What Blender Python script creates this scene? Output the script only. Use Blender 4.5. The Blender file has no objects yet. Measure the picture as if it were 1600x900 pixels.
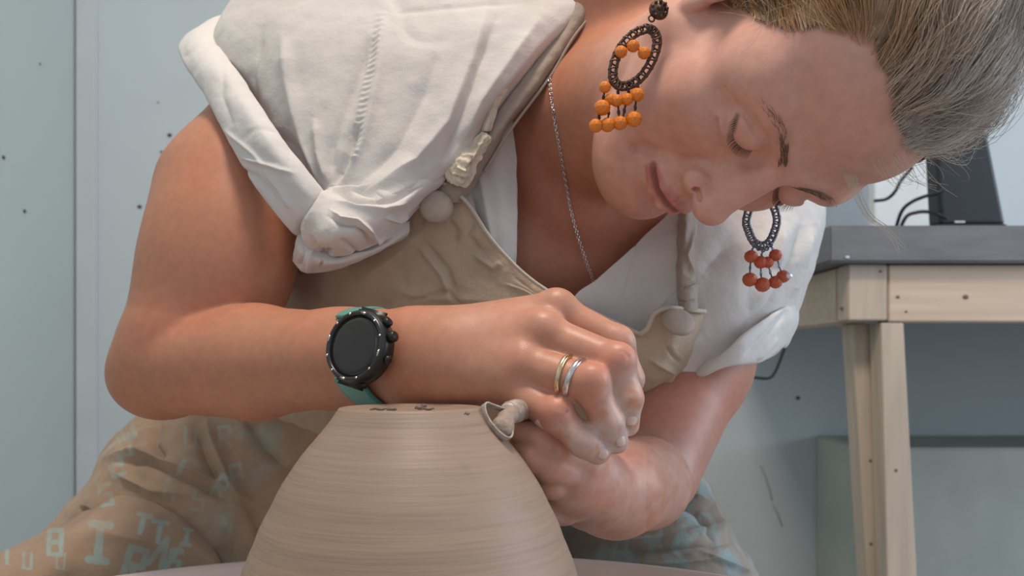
import bpy, bmesh, math, random
import numpy as np
from mathutils import Vector, Matrix
from mathutils.bvhtree import BVHTree
random.seed(7); RNG = np.random.default_rng(7)
SC = bpy.context.scene
COL = SC.collection

# ------------------------------------------------------------------ camera
FPX = 1386.0; CZ = 0.72; HY = 560.0    # focal length (px), camera height (m), picture row of the horizon
cam_d = bpy.data.cameras.new('camera'); cam = bpy.data.objects.new('camera', cam_d); COL.objects.link(cam)
cam.location = (0, 0, CZ); cam.rotation_euler = (math.radians(90), 0, 0)
cam_d.sensor_width = 36; cam_d.lens = 36 * FPX / 1600; cam_d.clip_start = 0.02; cam_d.shift_y = (HY - 450) / 1600
cam_d.dof.use_dof = True; cam_d.dof.focus_distance = 0.55; cam_d.dof.aperture_fstop = 11
SC.camera = cam
def P(px, py, d):
    """point seen at pixel (px,py) at depth d metres"""
    return np.array([(px - 800) / FPX * d, d, CZ + (HY - py) / FPX * d])
def pix(v):
    v = np.asarray(v)
    return 800 + FPX * v[..., 0] / v[..., 1], HY - FPX * (v[..., 2] - CZ) / v[..., 1]

# ------------------------------------------------------------------ light
w = bpy.data.worlds.new('world'); SC.world = w; w.use_nodes = True
w.node_tree.nodes['Background'].inputs[0].default_value = (0.80, 0.88, 1.0, 1)
w.node_tree.nodes['Background'].inputs[1].default_value = 0.58
def area(name, loc, target, sx, sy, power, color):
    l = bpy.data.lights.new(name, 'AREA'); l.shape = 'RECTANGLE'; l.size = sx; l.size_y = sy; l.energy = power; l.color = color
    o = bpy.data.objects.new(name, l); COL.objects.link(o); o.location = loc
    o.rotation_euler = (Vector(target) - Vector(loc)).to_track_quat('-Z', 'Y').to_euler(); return o
area('ceiling_lamp', (0.02, 0.30, 2.35), (0.0, 0.65, 0.8), 0.40, 0.30, 22, (1.0, 0.84, 0.68))
area('window_light', (2.3, 0.55, 1.35), (0.1, 0.7, 0.8), 1.1, 1.2, 26, (0.74, 0.86, 1.0))
area('room_light_left', (-1.3, -0.9, 1.5), (-0.1, 0.7, 0.8), 1.2, 1.0, 7, (1.0, 0.87, 0.76))
SC.view_settings.view_transform = 'Standard'; SC.view_settings.look = 'None'
SC.view_settings.exposure = 0.0; SC.view_settings.gamma = 1.0; SC.view_settings.use_curve_mapping = False

# ------------------------------------------------------------------ material helpers
def newmat(name):
    m = bpy.data.materials.new(name); m.use_nodes = True
    nt = m.node_tree; return m, nt, nt.nodes['Principled BSDF']
def N(nt, t, **kw):
    n = nt.nodes.new(t)
    for k, v in kw.items():
        if k in n.inputs: n.inputs[k].default_value = v
        else: setattr(n, k, v)
    return n
def simple(name, col, rough=0.6, metal=0.0, var=0.12, scale=30, bump=0.0, bscale=None, stretch=(1, 1, 1), detail=4, spec=0.5, col2=None, sss=0, sheen=0, attr=None, bdist=0.001):
    m, nt, b = newmat(name); L = nt.links.new
    tc = N(nt, 'ShaderNodeTexCoord'); mp = N(nt, 'ShaderNodeMapping'); mp.inputs['Scale'].default_value = stretch
    L(tc.outputs['Object'], mp.inputs[0])
    nz = N(nt, 'ShaderNodeTexNoise'); nz.inputs['Scale'].default_value = scale; nz.inputs['Detail'].default_value = detail
    L(mp.outputs[0], nz.inputs['Vector'])
    mx = N(nt, 'ShaderNodeMix', data_type='RGBA')
    c2 = col2 if col2 else tuple(max(0, c * (1 - var * 2)) for c in col)
    rp = N(nt, 'ShaderNodeMapRange'); rp.inputs[1].default_value = 0.3; rp.inputs[2].default_value = 0.7
    L(nz.outputs[0], rp.inputs[0]); L(rp.outputs[0], mx.inputs[0])
    mx.inputs[6].default_value = (*c2, 1); mx.inputs[7].default_value = (*col, 1)
    out = mx.outputs[2]
    if attr:
        at = N(nt, 'ShaderNodeAttribute', attribute_name=attr)
        m2 = N(nt, 'ShaderNodeMix', data_type='RGBA', blend_type='MULTIPLY'); m2.inputs[0].default_value = 1
        L(out, m2.inputs[6]); L(at.outputs['Color'], m2.inputs[7]); out = m2.outputs[2]
    L(out, b.inputs['Base Color'])
    b.inputs['Roughness'].default_value = rough; b.inputs['Metallic'].default_value = metal
    b.inputs['Specular IOR Level'].default_value = spec
    if sss:
        b.inputs['Subsurface Weight'].default_value = sss; b.inputs['Subsurface Radius'].default_value = (1, .35, .2); b.inputs['Subsurface Scale'].default_value = 0.006
    if sheen: b.inputs['Sheen Weight'].default_value = sheen
    if bump:
        n2 = N(nt, 'ShaderNodeTexNoise'); n2.inputs['Scale'].default_value = bscale or scale * 4; n2.inputs['Detail'].default_value = 5
        L(mp.outputs[0], n2.inputs['Vector'])
        bp = N(nt, 'ShaderNodeBump'); bp.inputs['Strength'].default_value = bump; bp.inputs['Distance'].default_value = bdist
        L(n2.outputs[0], bp.inputs['Height']); L(bp.outputs[0], b.inputs['Normal'])
    return m

# ------------------------------------------------------------------ object helpers
def tag(o, label=None, cat=None, group=None, kind=None):
    if label: o['label'] = label
    if cat: o['category'] = cat
    if group: o['group'] = group
    if kind: o['kind'] = kind
    return o
def empty(name, loc, label, cat, group=None):
    o = bpy.data.objects.new(name, None); COL.objects.link(o); o.location = loc; o.empty_display_size = .02
    tag(o, label, cat, group); bpy.context.view_layer.update(); return o
def link(name, me, mat, parent=None, smooth=True):
    o = bpy.data.objects.new(name, me); COL.objects.link(o)
    if mat: me.materials.append(mat)
    if smooth: me.polygons.foreach_set('use_smooth', [True] * len(me.polygons))
    if parent:
        o.parent = parent
        o.matrix_parent_inverse = Matrix.Translation(-Vector(parent.location)) if parent.parent is None else parent.matrix_parent_inverse.copy()
        if parent.parent is not None: o.matrix_parent_inverse = Matrix.Identity(4)
    return o
def mk(name, V, Fc, mat, parent=None, smooth=True, colors=None):
    me = bpy.data.meshes.new(name)
    V = np.asarray(V, dtype=np.float32)
    if isinstance(Fc, np.ndarray):
        n, k = Fc.shape
        me.vertices.add(len(V)); me.vertices.foreach_set('co', V.ravel())
        me.loops.add(n * k); me.loops.foreach_set('vertex_index', Fc.ravel().astype(np.int32))
        me.polygons.add(n); me.polygons.foreach_set('loop_start', np.arange(0, n * k, k, dtype=np.int32))
        me.update(calc_edges=True); me.validate()
    else:
        me.from_pydata([tuple(v) for v in V], [], Fc); me.update()
    if colors is not None:
        a = me.color_attributes.new('tint', 'FLOAT_COLOR', 'POINT')
        c = np.ones((len(V), 4), np.float32); c[:, :3] = colors; a.data.foreach_set('color', c.ravel())
    return link(name, me, mat, parent, smooth)
class MB:
    def __init__(s): s.v = []; s.f = []; s.n = 0
    def add(s, V, Fc):
        V = np.asarray(V, float); s.v.append(V); s.f += [tuple(int(i) + s.n for i in f) for f in Fc]; s.n += len(V); return s
    def box(s, c, sz, rot=None, bev=0.0):
        bm = bmesh.new(); bmesh.ops.create_cube(bm, size=1)
        for v in bm.verts: v.co = Vector((v.co.x * sz[0], v.co.y * sz[1], v.co.z * sz[2]))
        if bev: bmesh.ops.bevel(bm, geom=list(bm.edges), offset=bev, segments=2, affect='EDGES')
        bm.verts.ensure_lookup_table(); V = np.array([v.co[:] for v in bm.verts]); Fc = [[v.index for v in f.verts] for f in bm.faces]; bm.free()
        if rot is not None: V = V @ np.asarray(rot).T
        return s.add(V + np.asarray(c), Fc)
    def tube(s, pts, r, n=8, cap=True, sq=None):
        pts = np.asarray(pts, float); m = len(pts); r = np.broadcast_to(np.asarray(r, float), (m,))
        t = np.gradient(pts, axis=0); t /= np.linalg.norm(t, axis=1)[:, None] + 1e-12
        a = np.array([0, 0, 1.]) if abs(t[0][2]) < .9 else np.array([1., 0, 0]); V = []
        u = np.cross(t[0], a); u /= np.linalg.norm(u)
        for i in range(m):
            u = u - t[i] * u.dot(t[i]); u /= np.linalg.norm(u) + 1e-12; v = np.cross(t[i], u)
            for k in range(n):
                th = 2 * math.pi * k / n; V.append(pts[i] + r[i] * (math.cos(th) * u * (sq or 1) + math.sin(th) * v))
        Fc = [[i * n + k, i * n + (k + 1) % n, (i + 1) * n + (k + 1) % n, (i + 1) * n + k] for i in range(m - 1) for k in range(n)]
        if cap: Fc += [list(range(n))[::-1], [(m - 1) * n + k for k in range(n)]]
        return s.add(V, Fc)
    def lathe(s, prof, c, ax=(0, 0, 1), n=48):
        ax = np.asarray(ax, float); ax /= np.linalg.norm(ax); a = np.array([1., 0, 0]) if abs(ax[0]) < .8 else np.array([0, 1., 0])
        u = np.cross(ax, a); u /= np.linalg.norm(u); v = np.cross(ax, u); V = []
        for r, h in prof:
            for k in range(n):
                th = 2 * math.pi * k / n; V.append(np.asarray(c) + ax * h + r * (math.cos(th) * u + math.sin(th) * v))
        Fc = [[i * n + k, i * n + (k + 1) % n, (i + 1) * n + (k + 1) % n, (i + 1) * n + k] for i in range(len(prof) - 1) for k in range(n)]
        return s.add(V, Fc)
    def ball(s, c, r, sub=2, sc=(1, 1, 1)):
        bm = bmesh.new(); bmesh.ops.create_icosphere(bm, subdivisions=sub, radius=1)
        V = np.array([v.co[:] for v in bm.verts]) * r * np.asarray(sc); Fc = [[v.index for v in f.verts] for f in bm.faces]; bm.free()
        return s.add(V + np.asarray(c), Fc)
    def torus(s, c, R, r, ax=(0, 1, 0), n=24, m=8):
        prof = [(R + r * math.cos(2 * math.pi * k / m), r * math.sin(2 * math.pi * k / m)) for k in range(m + 1)]
        return s.lathe(prof, c, ax, n)
    def build(s, name, mat, parent=None, smooth=True):
        return mk(name, np.concatenate(s.v), s.f, mat, parent, smooth)
def recalc(o):
    bm = bmesh.new(); bm.from_mesh(o.data); bmesh.ops.remove_doubles(bm, verts=bm.verts, dist=1e-6); bmesh.ops.recalc_face_normals(bm, faces=bm.faces); bm.to_mesh(o.data); bm.free(); return o
def catmull(C, n):
    C = np.asarray(C, float); m = len(C); E_ = np.concatenate([[2 * C[0] - C[1]], C, [2 * C[-1] - C[-2]]])
    t = np.linspace(0, m - 1, n); i = np.minimum(t.astype(int), m - 2); f = (t - i).reshape((-1,) + (1,) * (C.ndim - 1))
    p0, p1, p2, p3 = E_[i], E_[i + 1], E_[i + 2], E_[i + 3]
    return .5 * (2 * p1 + (p2 - p0) * f + (2 * p0 - 5 * p1 + 4 * p2 - p3) * f ** 2 + (3 * p1 - p0 - 3 * p2 + p3) * f ** 3)

# cheap value noise on numpy arrays
_perm = RNG.random((64, 64, 64)).astype(np.float32)
def vnoise(p):
    i = np.floor(p).astype(int); f = p - i; f = f * f * (3 - 2 * f); i &= 63; j = (i + 1) & 63
    x0, y0, z0 = i[..., 0], i[..., 1], i[..., 2]; x1, y1, z1 = j[..., 0], j[..., 1], j[..., 2]; fx, fy, fz = f[..., 0], f[..., 1], f[..., 2]
    a = _perm[x0, y0, z0] * (1 - fx) + _perm[x1, y0, z0] * fx; b = _perm[x0, y1, z0] * (1 - fx) + _perm[x1, y1, z0] * fx
    c = _perm[x0, y0, z1] * (1 - fx) + _perm[x1, y0, z1] * fx; d = _perm[x0, y1, z1] * (1 - fx) + _perm[x1, y1, z1] * fx
    return ((a * (1 - fy) + b * fy) * (1 - fz) + (c * (1 - fy) + d * fy) * fz) * 2 - 1
def fbm(p, o=3):
    s = 0; a = 1
    for k in range(o): s = s + a * vnoise(p * 2 ** k + 17.3 * k); a *= .5
    return s

# ------------------------------------------------------------------ signed distance modelling
class Op:
    def __init__(s, f, c, R, k, sub=False): s.f = f; s.c = np.asarray(c, float); s.R = R; s.k = k; s.sub = sub
def cone(a, b, ra, rb, k=.008, sub=False, flat=None, ff=1.0):
    a = np.asarray(a, float); b = np.asarray(b, float); ba = b - a; L2 = ba @ ba + 1e-12
    nrm = None
    if flat is not None:
        nrm = np.asarray(flat, float) - ba * (np.asarray(flat) @ ba) / L2; nrm /= np.linalg.norm(nrm)
    def f(p):
        q = p - a; h = np.clip(q @ ba / L2, 0, 1)
        q = q - h[..., None] * ba
        if nrm is not None: q = q + nrm * ((q @ nrm) * (1 / ff - 1))[..., None]
        return np.sqrt((q * q).sum(-1)) - (ra + (rb - ra) * h)
    return Op(f, (a + b) / 2, math.sqrt(L2) / 2 + max(ra, rb), k, sub)
def ell(c, r, k=.008, sub=False, M=None):
    c = np.asarray(c, float); r = np.asarray(r, float)
    def f(p):
        q = p - c
        if M is not None: q = q @ M      # columns of M = axes
        k0 = np.sqrt(((q / r) ** 2).sum(-1)); k1 = np.sqrt(((q / (r * r)) ** 2).sum(-1)) + 1e-9
        return k0 * (k0 - 1) / k1
    return Op(f, c, r.max(), k, sub)
def chain(pts, rs, k=.006, k0=None):
    return [cone(pts[i], pts[i + 1], rs[i], rs[i + 1], (k0 if (k0 and i == 0) else k)) for i in range(len(pts) - 1)]
def evalops(ops, p):
    d = np.full(p.shape[:-1], 1.0)
    for o in ops:
        x = o.f(p); k = o.k
        if o.sub:
            x = -x; h = np.maximum(k - np.abs(d - x), 0) / k; d = np.maximum(d, x) + h * h * k * .25
        else:
            h = np.maximum(k - np.abs(d - x), 0) / k; d = np.minimum(d, x) - h * h * k * .25
    return d
def group(ops, k=.003):
    c = np.mean([o.c for o in ops], axis=0); R = max(np.linalg.norm(o.c - c) + o.R for o in ops)
    return Op(lambda p: evalops(ops, p), c, R, k)
def extract(ops, lo, hi, h, post=None, nb=20):
    """block-sparse surface nets -> verts, quads"""
    lo = np.asarray(lo, float); hi = np.asarray(hi, float)
    nB = np.ceil((hi - lo) / (h * nb)).astype(int); half = h * nb * math.sqrt(3) / 2
    g = np.stack(np.meshgrid(*[np.arange(n) for n in nB], indexing='ij'), -1).reshape(-1, 3)
    cen = lo + (g + .5) * h * nb
    oc = np.array([o.c for o in ops]); oR = np.array([o.R + o.k for o in ops])
    act = []
    for s in range(0, len(cen), 4096):
        act.append(evalops(ops, cen[s:s + 4096]))
    act = np.concatenate(act); sel = np.where(np.abs(act) < half * 1.5 + .004)[0]
    D = nB * nb + 2
    ar = np.arange(nb + 1); loc = np.stack(np.meshgrid(ar, ar, ar, indexing='ij'), -1)
    ids = []; pos = []; quads = []
    corners = [(0,0,0),(1,0,0),(0,1,0),(1,1,0),(0,0,1),(1,0,1),(0,1,1),(1,1,1)]
    edges = [(0,1),(2,3),(4,5),(6,7),(0,2),(1,3),(4,6),(5,7),(0,4),(1,5),(2,6),(3,7)]
    cid = lambda I: (I[..., 0].astype(np.int64) * D[1] + I[..., 1]) * D[2] + I[..., 2]
    for b in sel:
        near = [ops[i] for i in np.where(np.linalg.norm(oc - cen[b], axis=1) < oR + half + .006)[0]]
        if not near: continue
        I = loc + g[b] * nb; p = lo + I * h; d = evalops(near, p)
        if post is not None: d = post(p, d)
        neg = d < 0
        if neg.all() or not neg.any(): continue
        c8 = [d[a:a + nb, bb:bb + nb, c:c + nb] for a, bb, c in corners]
        n8 = sum((c < 0).astype(np.int8) for c in c8); mk_ = (n8 > 0) & (n8 < 8)
        if not mk_.any(): continue
        vals = np.stack([c[mk_] for c in c8], 1); ci = np.stack(np.nonzero(mk_), -1)
        acc = np.zeros((len(vals), 3)); cnt = np.zeros(len(vals))
        for a, e in edges:
            va, ve = vals[:, a], vals[:, e]; m = (va < 0) != (ve < 0); t = np.where(m, va / np.where(m, va - ve, 1), 0)
            pa = np.array(corners[a]); pe = np.array(corners[e]); acc += np.where(m[:, None], pa + t[:, None] * (pe - pa), 0); cnt += m
        pos.append(lo + (ci + g[b] * nb + acc / cnt[:, None]) * h); ids.append(cid(ci + g[b] * nb))
        for ax in range(3):
            sl0 = [slice(0, nb)] * 3; sl1 = [slice(0, nb)] * 3; sl1[ax] = slice(1, nb + 1)
            A = neg[tuple(sl0)]; B = neg[tuple(sl1)]; m = A != B
            if not m.any(): continue
            e = np.stack(np.nonzero(m), -1); fl = A[m]; e = e + g[b] * nb
            o1 = np.zeros(3, int); o1[(ax + 1) % 3] = 1; o2 = np.zeros(3, int); o2[(ax + 2) % 3] = 1
            ok = (e[:, (ax + 1) % 3] > 0) & (e[:, (ax + 2) % 3] > 0); e = e[ok]; fl = fl[ok]
            q = np.stack([cid(e - o1 - o2), cid(e - o2), cid(e), cid(e - o1)], 1)
            q[~fl] = q[~fl][:, ::-1]; quads.append(q)
    ids = np.concatenate(ids); pos = np.concatenate(pos); quads = np.concatenate(quads)
    u, fi = np.unique(ids, return_index=True); pos = pos[fi]
    ix = np.searchsorted(u, quads); ix[ix >= len(u)] = 0; good = (u[ix] == quads).all(1)
    return pos, ix[good].astype(np.int32)

# ================================================================== THE ROOM
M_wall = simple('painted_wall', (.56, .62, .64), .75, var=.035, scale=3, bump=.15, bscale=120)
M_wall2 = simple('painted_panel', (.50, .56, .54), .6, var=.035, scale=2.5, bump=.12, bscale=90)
M_trim = simple('painted_trim', (.60, .64, .66), .55, var=.04, scale=8, bump=.1)
M_floor = simple('concrete_floor', (.30, .31, .29), .7, var=.15, scale=6, bump=.2)
def slab(name, lo, hi, mat, parent=None, bev=0.0, kind='structure'):
    lo = np.array(lo, float); hi = np.array(hi, float)
    o = MB().box((lo + hi) / 2, hi - lo, bev=bev).build(name, mat, parent, smooth=False)
    if kind and parent is None: tag(o, kind=kind)
    return o
wb = slab('wall_back', (-1.05, 2.04, 0), (2.6, 2.14, 2.5), M_wall)
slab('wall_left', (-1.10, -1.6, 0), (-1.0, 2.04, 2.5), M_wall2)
slab('floor', (-1.1, -1.6, -.05), (2.6, 2.14, 0), M_floor)
tr = slab('trim_1', (-0.996, 2.024, 0), (-0.952, 2.04, 2.5), M_trim, bev=.002)
M_speck = simple('dark_speck', (.05, .05, .045), .8)
def wallspeck(px, py, r, parent, plane='back'):
    if plane == 'back': c = P(px, py, 2.038)
    else:
        d = 1.0 * FPX / (800 - px); c = P(px, py, d) + np.array([.001, 0, 0])
    b = MB().ball(c, r, 2, (1, .35, .8) if plane == 'back' else (.35, 1, .8)); o = b.build('clay_speck', M_speck, parent); return o
wl = bpy.data.objects['wall_left']
for px, py, r in ((265, 211, .005), (218, 323, .005), (252, 237, .003), (247, 160, .002)): wallspeck(px, py, r, wb)
for px, py, r in ((38, 330, .005), (5, 246, .005), (62, 100, .003)): wallspeck(px, py, r, wl, 'left')
for px, py, r in ((1247, 622, .005),): wallspeck(px, py, r, wb)
# hairline crack in the wall paint
crk = MB()
for seg in ([(1188, 728), (1196, 745), (1204, 770), (1206, 782)], [(1208, 790), (1216, 805), (1222, 822)]):
    crk.tube([P(x, y, 2.039) for x, y in seg], .0012, 5)
crk.build('paint_crack', simple('faint_crack', (.30, .33, .34), .8), wb)
# low ledge under the bench on the right
M_ledge = simple('ledge_paint', (.48, .51, .46), .8, var=.10, scale=9, bump=.3, bscale=60, col2=(.40, .43, .38))
slab('trim_2', (.70, 1.75, 0), (2.6, 2.04, CZ + (HY - 700) / FPX * 1.75), M_ledge, bev=.004)

# ---- workbench (corner at px 1325, depth 1.35)
M_pine = simple('pine', (.66, .52, .40), .6, var=.08, scale=14, stretch=(.35, 6, 6), bump=.15, col2=(.56, .42, .31))
M_pine_v = simple('pine_vertical', (.58, .48, .38), .6, var=.1, scale=14, stretch=(5, 5, .35), bump=.15, col2=(.46, .38, .30))
M_knot = simple('pine_knot', (.20, .12, .08), .7, scale=60)
M_slab = simple('grey_bench_top', (.19, .19, .20), .5, var=.12, scale=12, bump=.2, stretch=(1, 1, 4), col2=(.14, .14, .15))
bx = .511; by = 1.35
bench = empty('workbench', (1.3, 1.7, 0), 'pale pine workbench with thick grey top against the right part of the wall', 'workbench')
ztop = CZ + (HY - 352) / FPX * 1.33; zs = CZ + (HY - 411) / FPX * 1.34
slab('bench_top', (bx - .035, by - .02, zs), (2.4, 2.03, ztop), M_slab, bench, bev=.003, kind=None)
z0 = CZ + (HY - 503) / FPX * by; z1 = zs - .002
slab('rail', (bx + .062, by, z0), (2.35, by + .045, z1), M_pine, bench, bev=.002, kind=None)
slab('rail', (bx, by + .047, z0), (bx + .045, 2.0, z1), M_pine, bench, bev=.002, kind=None)
slab('corner_block', (bx, by - .001, z0 + .002), (bx + .060, by + .045, z1 + .001), M_pine_v, bench, bev=.002, kind=None)
def board(name, x0b, x1b, x0t, x1t, y0, y1, zt, mat):
    V = []
    for z, a, b in ((0, x0b, x1b), (zt, x0t, x1t)):
        V += [(a, y0, z), (b, y0, z), (b, y1, z), (a, y1, z)]
    o = mk(name, V, [[0,1,5,4],[1,2,6,5],[2,3,7,6],[3,0,4,7],[4,5,6,7],[3,2,1,0]], mat, bench, False); recalc(o)
    md = o.modifiers.new('b', 'BEVEL'); md.width = .002; md.segments = 2
# leg: two boards nailed together, splayed slightly outward to the foot
def lx(px, py, d): return (px - 800) / FPX * d
zz = z0 - .001
def ext(xt, xa, ya_py, d):   # linear extrapolation from the top to the floor
    zt = zz; za = CZ + (HY - ya_py) / FPX * d; return xt + (xa - xt) * (zt - 0) / (zt - za)
xa0, xa1 = lx(1331, 505, 1.40), lx(1376, 505, 1.40); xb0, xb1 = lx(1355, 900, 1.40), lx(1386, 900, 1.40)
board('leg', ext(xa0, xb0, 900, 1.40), ext(xa1 + .01, xb1 + .01, 900, 1.40), xa0, xa1 + .01, 1.40, 1.445, zz, M_pine_v)
xa0, xa1 = lx(1376, 505, 1.352), lx(1412, 505, 1.352); xb0, xb1 = lx(1386, 900, 1.352), lx(1433, 900, 1.352)
board('leg', ext(xa0, xb0, 900, 1.352), ext(xa1, xb1, 900, 1.352), xa0, xa1, 1.352, 1.397, zz, M_pine_v)
slab('leg', (2.25, 1.36, 0), (2.34, 1.40, z0), M_pine_v, bench, bev=.002, kind=None)
for px, py, r in ((1509, 464, .0045), (1403, 464, .003), (1416, 487, .0022), (1376, 424, .0025), (1318, 430, .002), (1316, 482, .004)):
    d = by if px > 1385 else (by - .001 if px > 1326 else by + .02)
    MB().ball(P(px, py, d - .0005), r, 2, (1, .25, .8)).build('knot', M_knot, bench)
for px, py in ((1360, 720), (1400, 735), (1361, 850)): MB().ball(P(px, py, 1.40 if px < 1380 else 1.352), .0028, 2, (1, .3, 1)).build('knot', M_knot, bench)

# ---- things on the bench
M_black = simple('black_plastic', (.012, .016, .02), .45, var=.1)
M_cable = simple('black_cable', (.015, .015, .018), .5)
M_white = simple('white_casing', (.62, .68, .72), .5, var=.04)
def prism(name, pts, d0, d1, mat, parent=None, bev=.003):
    V = [P(x, y, d0) for x, y in pts]; dv = np.array([0, d1 - d0, 0]); n = len(V); V = V + [v + dv for v in V]
    Fc = [list(range(n))[::-1], list(range(n, 2 * n))] + [[i, (i + 1) % n, n + (i + 1) % n, n + i] for i in range(n)]
    o = mk(name, V, Fc, mat, parent, False); recalc(o)
    md = o.modifiers.new('b', 'BEVEL'); md.width = bev; md.segments = 3; return o
zb = ztop
mon = empty('music_speaker', tuple(P(1525, 352, 1.5)), 'black tapered plastic speaker with a wide foot standing on the grey bench top', 'speaker')
yb = HY - (ztop - CZ) * FPX / 1.48
prism('housing', [(1470, yb - 22), (1572, yb - 22), (1543, 205), (1462, 205)], 1.48, 1.525, M_black, mon, .006)
prism('foot', [(1466, yb), (1588, yb), (1582, yb - 14), (1573, yb - 24), (1468, yb - 24)], 1.465, 1.54, M_black, mon, .004)
prism('status_bar', [(1492, yb - 25), (1508, yb - 25), (1508, yb - 28), (1492, yb - 28)], 1.4785, 1.482, M_white, mon, .0005)
wh = empty('white_box', tuple(P(1420, 352, 1.6)), 'white box standing behind black cables on the grey bench top', 'box')
yw = HY - (ztop - CZ) * FPX / 1.66
prism('casing', [(1366, yw), (1476, yw), (1470, 240), (1366, 240)], 1.66, 1.69, simple('white_board', (.76, .80, .82), .55, var=.03), wh, .004)
prism('lid_strip', [(1364, 240), (1474, 240), (1474, 234), (1364, 234)], 1.655, 1.695, M_white, wh, .002)
gb = empty('grey_panel', tuple(P(1320, 352, 1.7)), 'narrow blue-grey panel standing on the bench top left of the white box', 'panel')
yg = HY - (ztop - CZ) * FPX / 1.84
prism('board', [(1262, yg), (1361, yg), (1361, 225), (1262, 225)], 1.84, 1.88, simple('blue_grey_board', (.30, .34, .37), .6, var=.1, scale=6), gb, .003)
prism('edge_strip', [(1361, yg), (1366, yg), (1366, 225), (1361, 225)], 1.84, 1.88, M_white, gb, .001)
def cable(name, pts, r, label, group=None):
    C = np.array([P(*p) for p in pts]); o = MB().tube(catmull(C, 60), r, 8).build(name, M_cable); tag(o, label, 'cable', group); return o
yc = HY - (ztop + .004 - CZ) * FPX / 1.50
cable('cable', [(1366, 314, 1.52), (1385, 311, 1.52), (1398, 300, 1.51), (1408, 282, 1.51), (1425, 262, 1.52)], .0028, 'short black cable curving down at the left of the white box')
cable('cable', [(1396, yc - 1, 1.54), (1408, 332, 1.52), (1424, 316, 1.50), (1448, 306, 1.48), (1462, 303, 1.46), (1475, 296, 1.455)], .003, 'thick black cable looping up from the bench to the black speaker')
cable('cable', [(1401, yc, 1.50), (1415, 340, 1.48), (1432, 332, 1.475), (1450, 331, 1.475), (1466, 335, 1.455), (1480, 342, 1.45)], .003, 'lower black cable bending over the bench top in front of the white box')
cable('cable', [(1256, 432, 1.47), (1243, 455, 1.47), (1240, 485, 1.46), (1230, 530, 1.46), (1220, 560, 1.46), (1210, 583, 1.46), (1200, 591, 1.46), (1180, 590, 1.46), (1160, 588, 1.46)], .0024, 'thin black cable hanging in a hook shape below the bench corner behind the sleeve')

# ================================================================== THE PERSON: BODY
HR = np.array([[0.606, 0.256, 0.751], [0.636, 0.405, -0.655], [-0.472, 0.875, 0.083]])   # columns: her left, back, up
_u, _s, _v = np.linalg.svd(HR); HR = _u @ _v
_t = math.atan((HY - 450) / FPX); HR = np.array([[1, 0, 0], [0, math.cos(_t), -math.sin(_t)], [0, math.sin(_t), math.cos(_t)]]) @ HR
HO = np.array([0.1782, 0.5668, CZ + 0.1437 + (HY - 450) / FPX * .5668])
def H(x, y, z): return HO + HR @ (np.array([x, y, z], float) / 1000)
def mm(v): return v / 1000.0
def hc(a, b, ra, rb, k=6, sub=False): return cone(H(*a), H(*b), ra / 1000, rb / 1000, k / 1000, sub)
def he(c, r, k=8, sub=False, rot=None):
    M = HR if rot is None else HR @ rot
    return ell(H(*c), np.array(r, float) / 1000, k / 1000, sub, M)
def Rz(a): c, s = math.cos(a), math.sin(a); return np.array([[c, -s, 0], [s, c, 0], [0, 0, 1]])
def Rx(a): c, s = math.cos(a), math.sin(a); return np.array([[1, 0, 0], [0, c, -s], [0, s, c]])
def Ry(a): c, s = math.cos(a), math.sin(a); return np.array([[c, 0, s], [0, 1, 0], [-s, 0, c]])
def both(fn, *pts_and, **kw):
    out = []
    for s in (1, -1): out.append(fn(s))
    return out
head = []
head += [he((0, 12, 38), (73, 92, 76), 10), he((0, -26, 44), (68, 57, 50), 16), he((0, -28, -22), (60, 54, 62), 20),
         he((0, -36, -64), (48, 42, 36), 20)]
for s in (-1, 1):
    head += [he((s * 36, -50, -32), (28, 28, 26), 16), hc((s * 50, -6, -54), (s * 16, -68, -98), 23, 18, 18), he((s * 38, -40, -58), (24, 26, 26), 14),
             hc((s * 9, -82, 15), (s * 40, -72, 20), 8, 9, 12), hc((s * 40, -71, 18), (s * 54, -50, 6), 6, 5, 18)]
head += [he((0, -78, -103), (20, 15, 15), 14), he((0, -46, -108), (38, 34, 20), 18)]            # chin, soft under-chin
head += [he((0, -72, -64), (30, 20, 23), 12)]                                                      # muzzle
for s in (-1, 1):
    head += [he((s * 29, -96, 2), (16, 14, 11), 10, True)]                                         # socket
    head += [he((s * 20.5, -97, 1), (7, 12, 11), 7, True)]
    head += [he((s * 31, -69, 1), (16.5, 16.5, 14), 3)]                                          # lidded eyeball
    head += [he((s * 32, -72, -13), (15, 9, 5), 6)]                                                 # lower-lid bag
head += [hc((0, -83, 6), (0, -96, -26), 8.5, 10.5, 6), he((0, -101, -36), (13.5, 12.5, 12), 4)]   # bridge, tip
for s in (-1, 1):
    head += [he((s * 14, -88.5, -41), (9, 11, 9), 2.5), hc((s * 6, -84, -20), (s * 9, -84, -36), 7, 7, 8)]
head += [hc((0, -96, -46), (0, -88, -50), 3.8, 4, 3)]                                               # columella
for s in (-1, 1):
    head += [he((s * 8, -96, -50), (4.2, 7.5, 5), 1.2, True)]                                # nostril
    # alar crease and smile line
    pts = [(s * 16, -89, -30), (s * 23.5, -85, -37), (s * 24, -83, -47)]
    head += [hc(pts[i], pts[i + 1], 1.8, 2.0, 4, True) for i in range(2)]
    pts = [(s * 24, -84, -48), (s * 30, -80.5, -58), (s * 33, -74, -70), (s * 33, -70, -80)]
    head += [hc(pts[i], pts[i + 1], 1.9 - .2 * i, 1.7 - .2 * i, 7, True) for i in range(3)]
for s in (-1, 1):
    head += [hc((s * 15.0, -96.5, -40.4), (s * 11.4, -104.5, -36.8), 2.4, 1.5, 1.2, True)]
    head += [he((s * 55, -42, 12), (14, 26, 24), 14), he((s * 50, -56, 18), (12, 16, 14), 12)]
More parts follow.
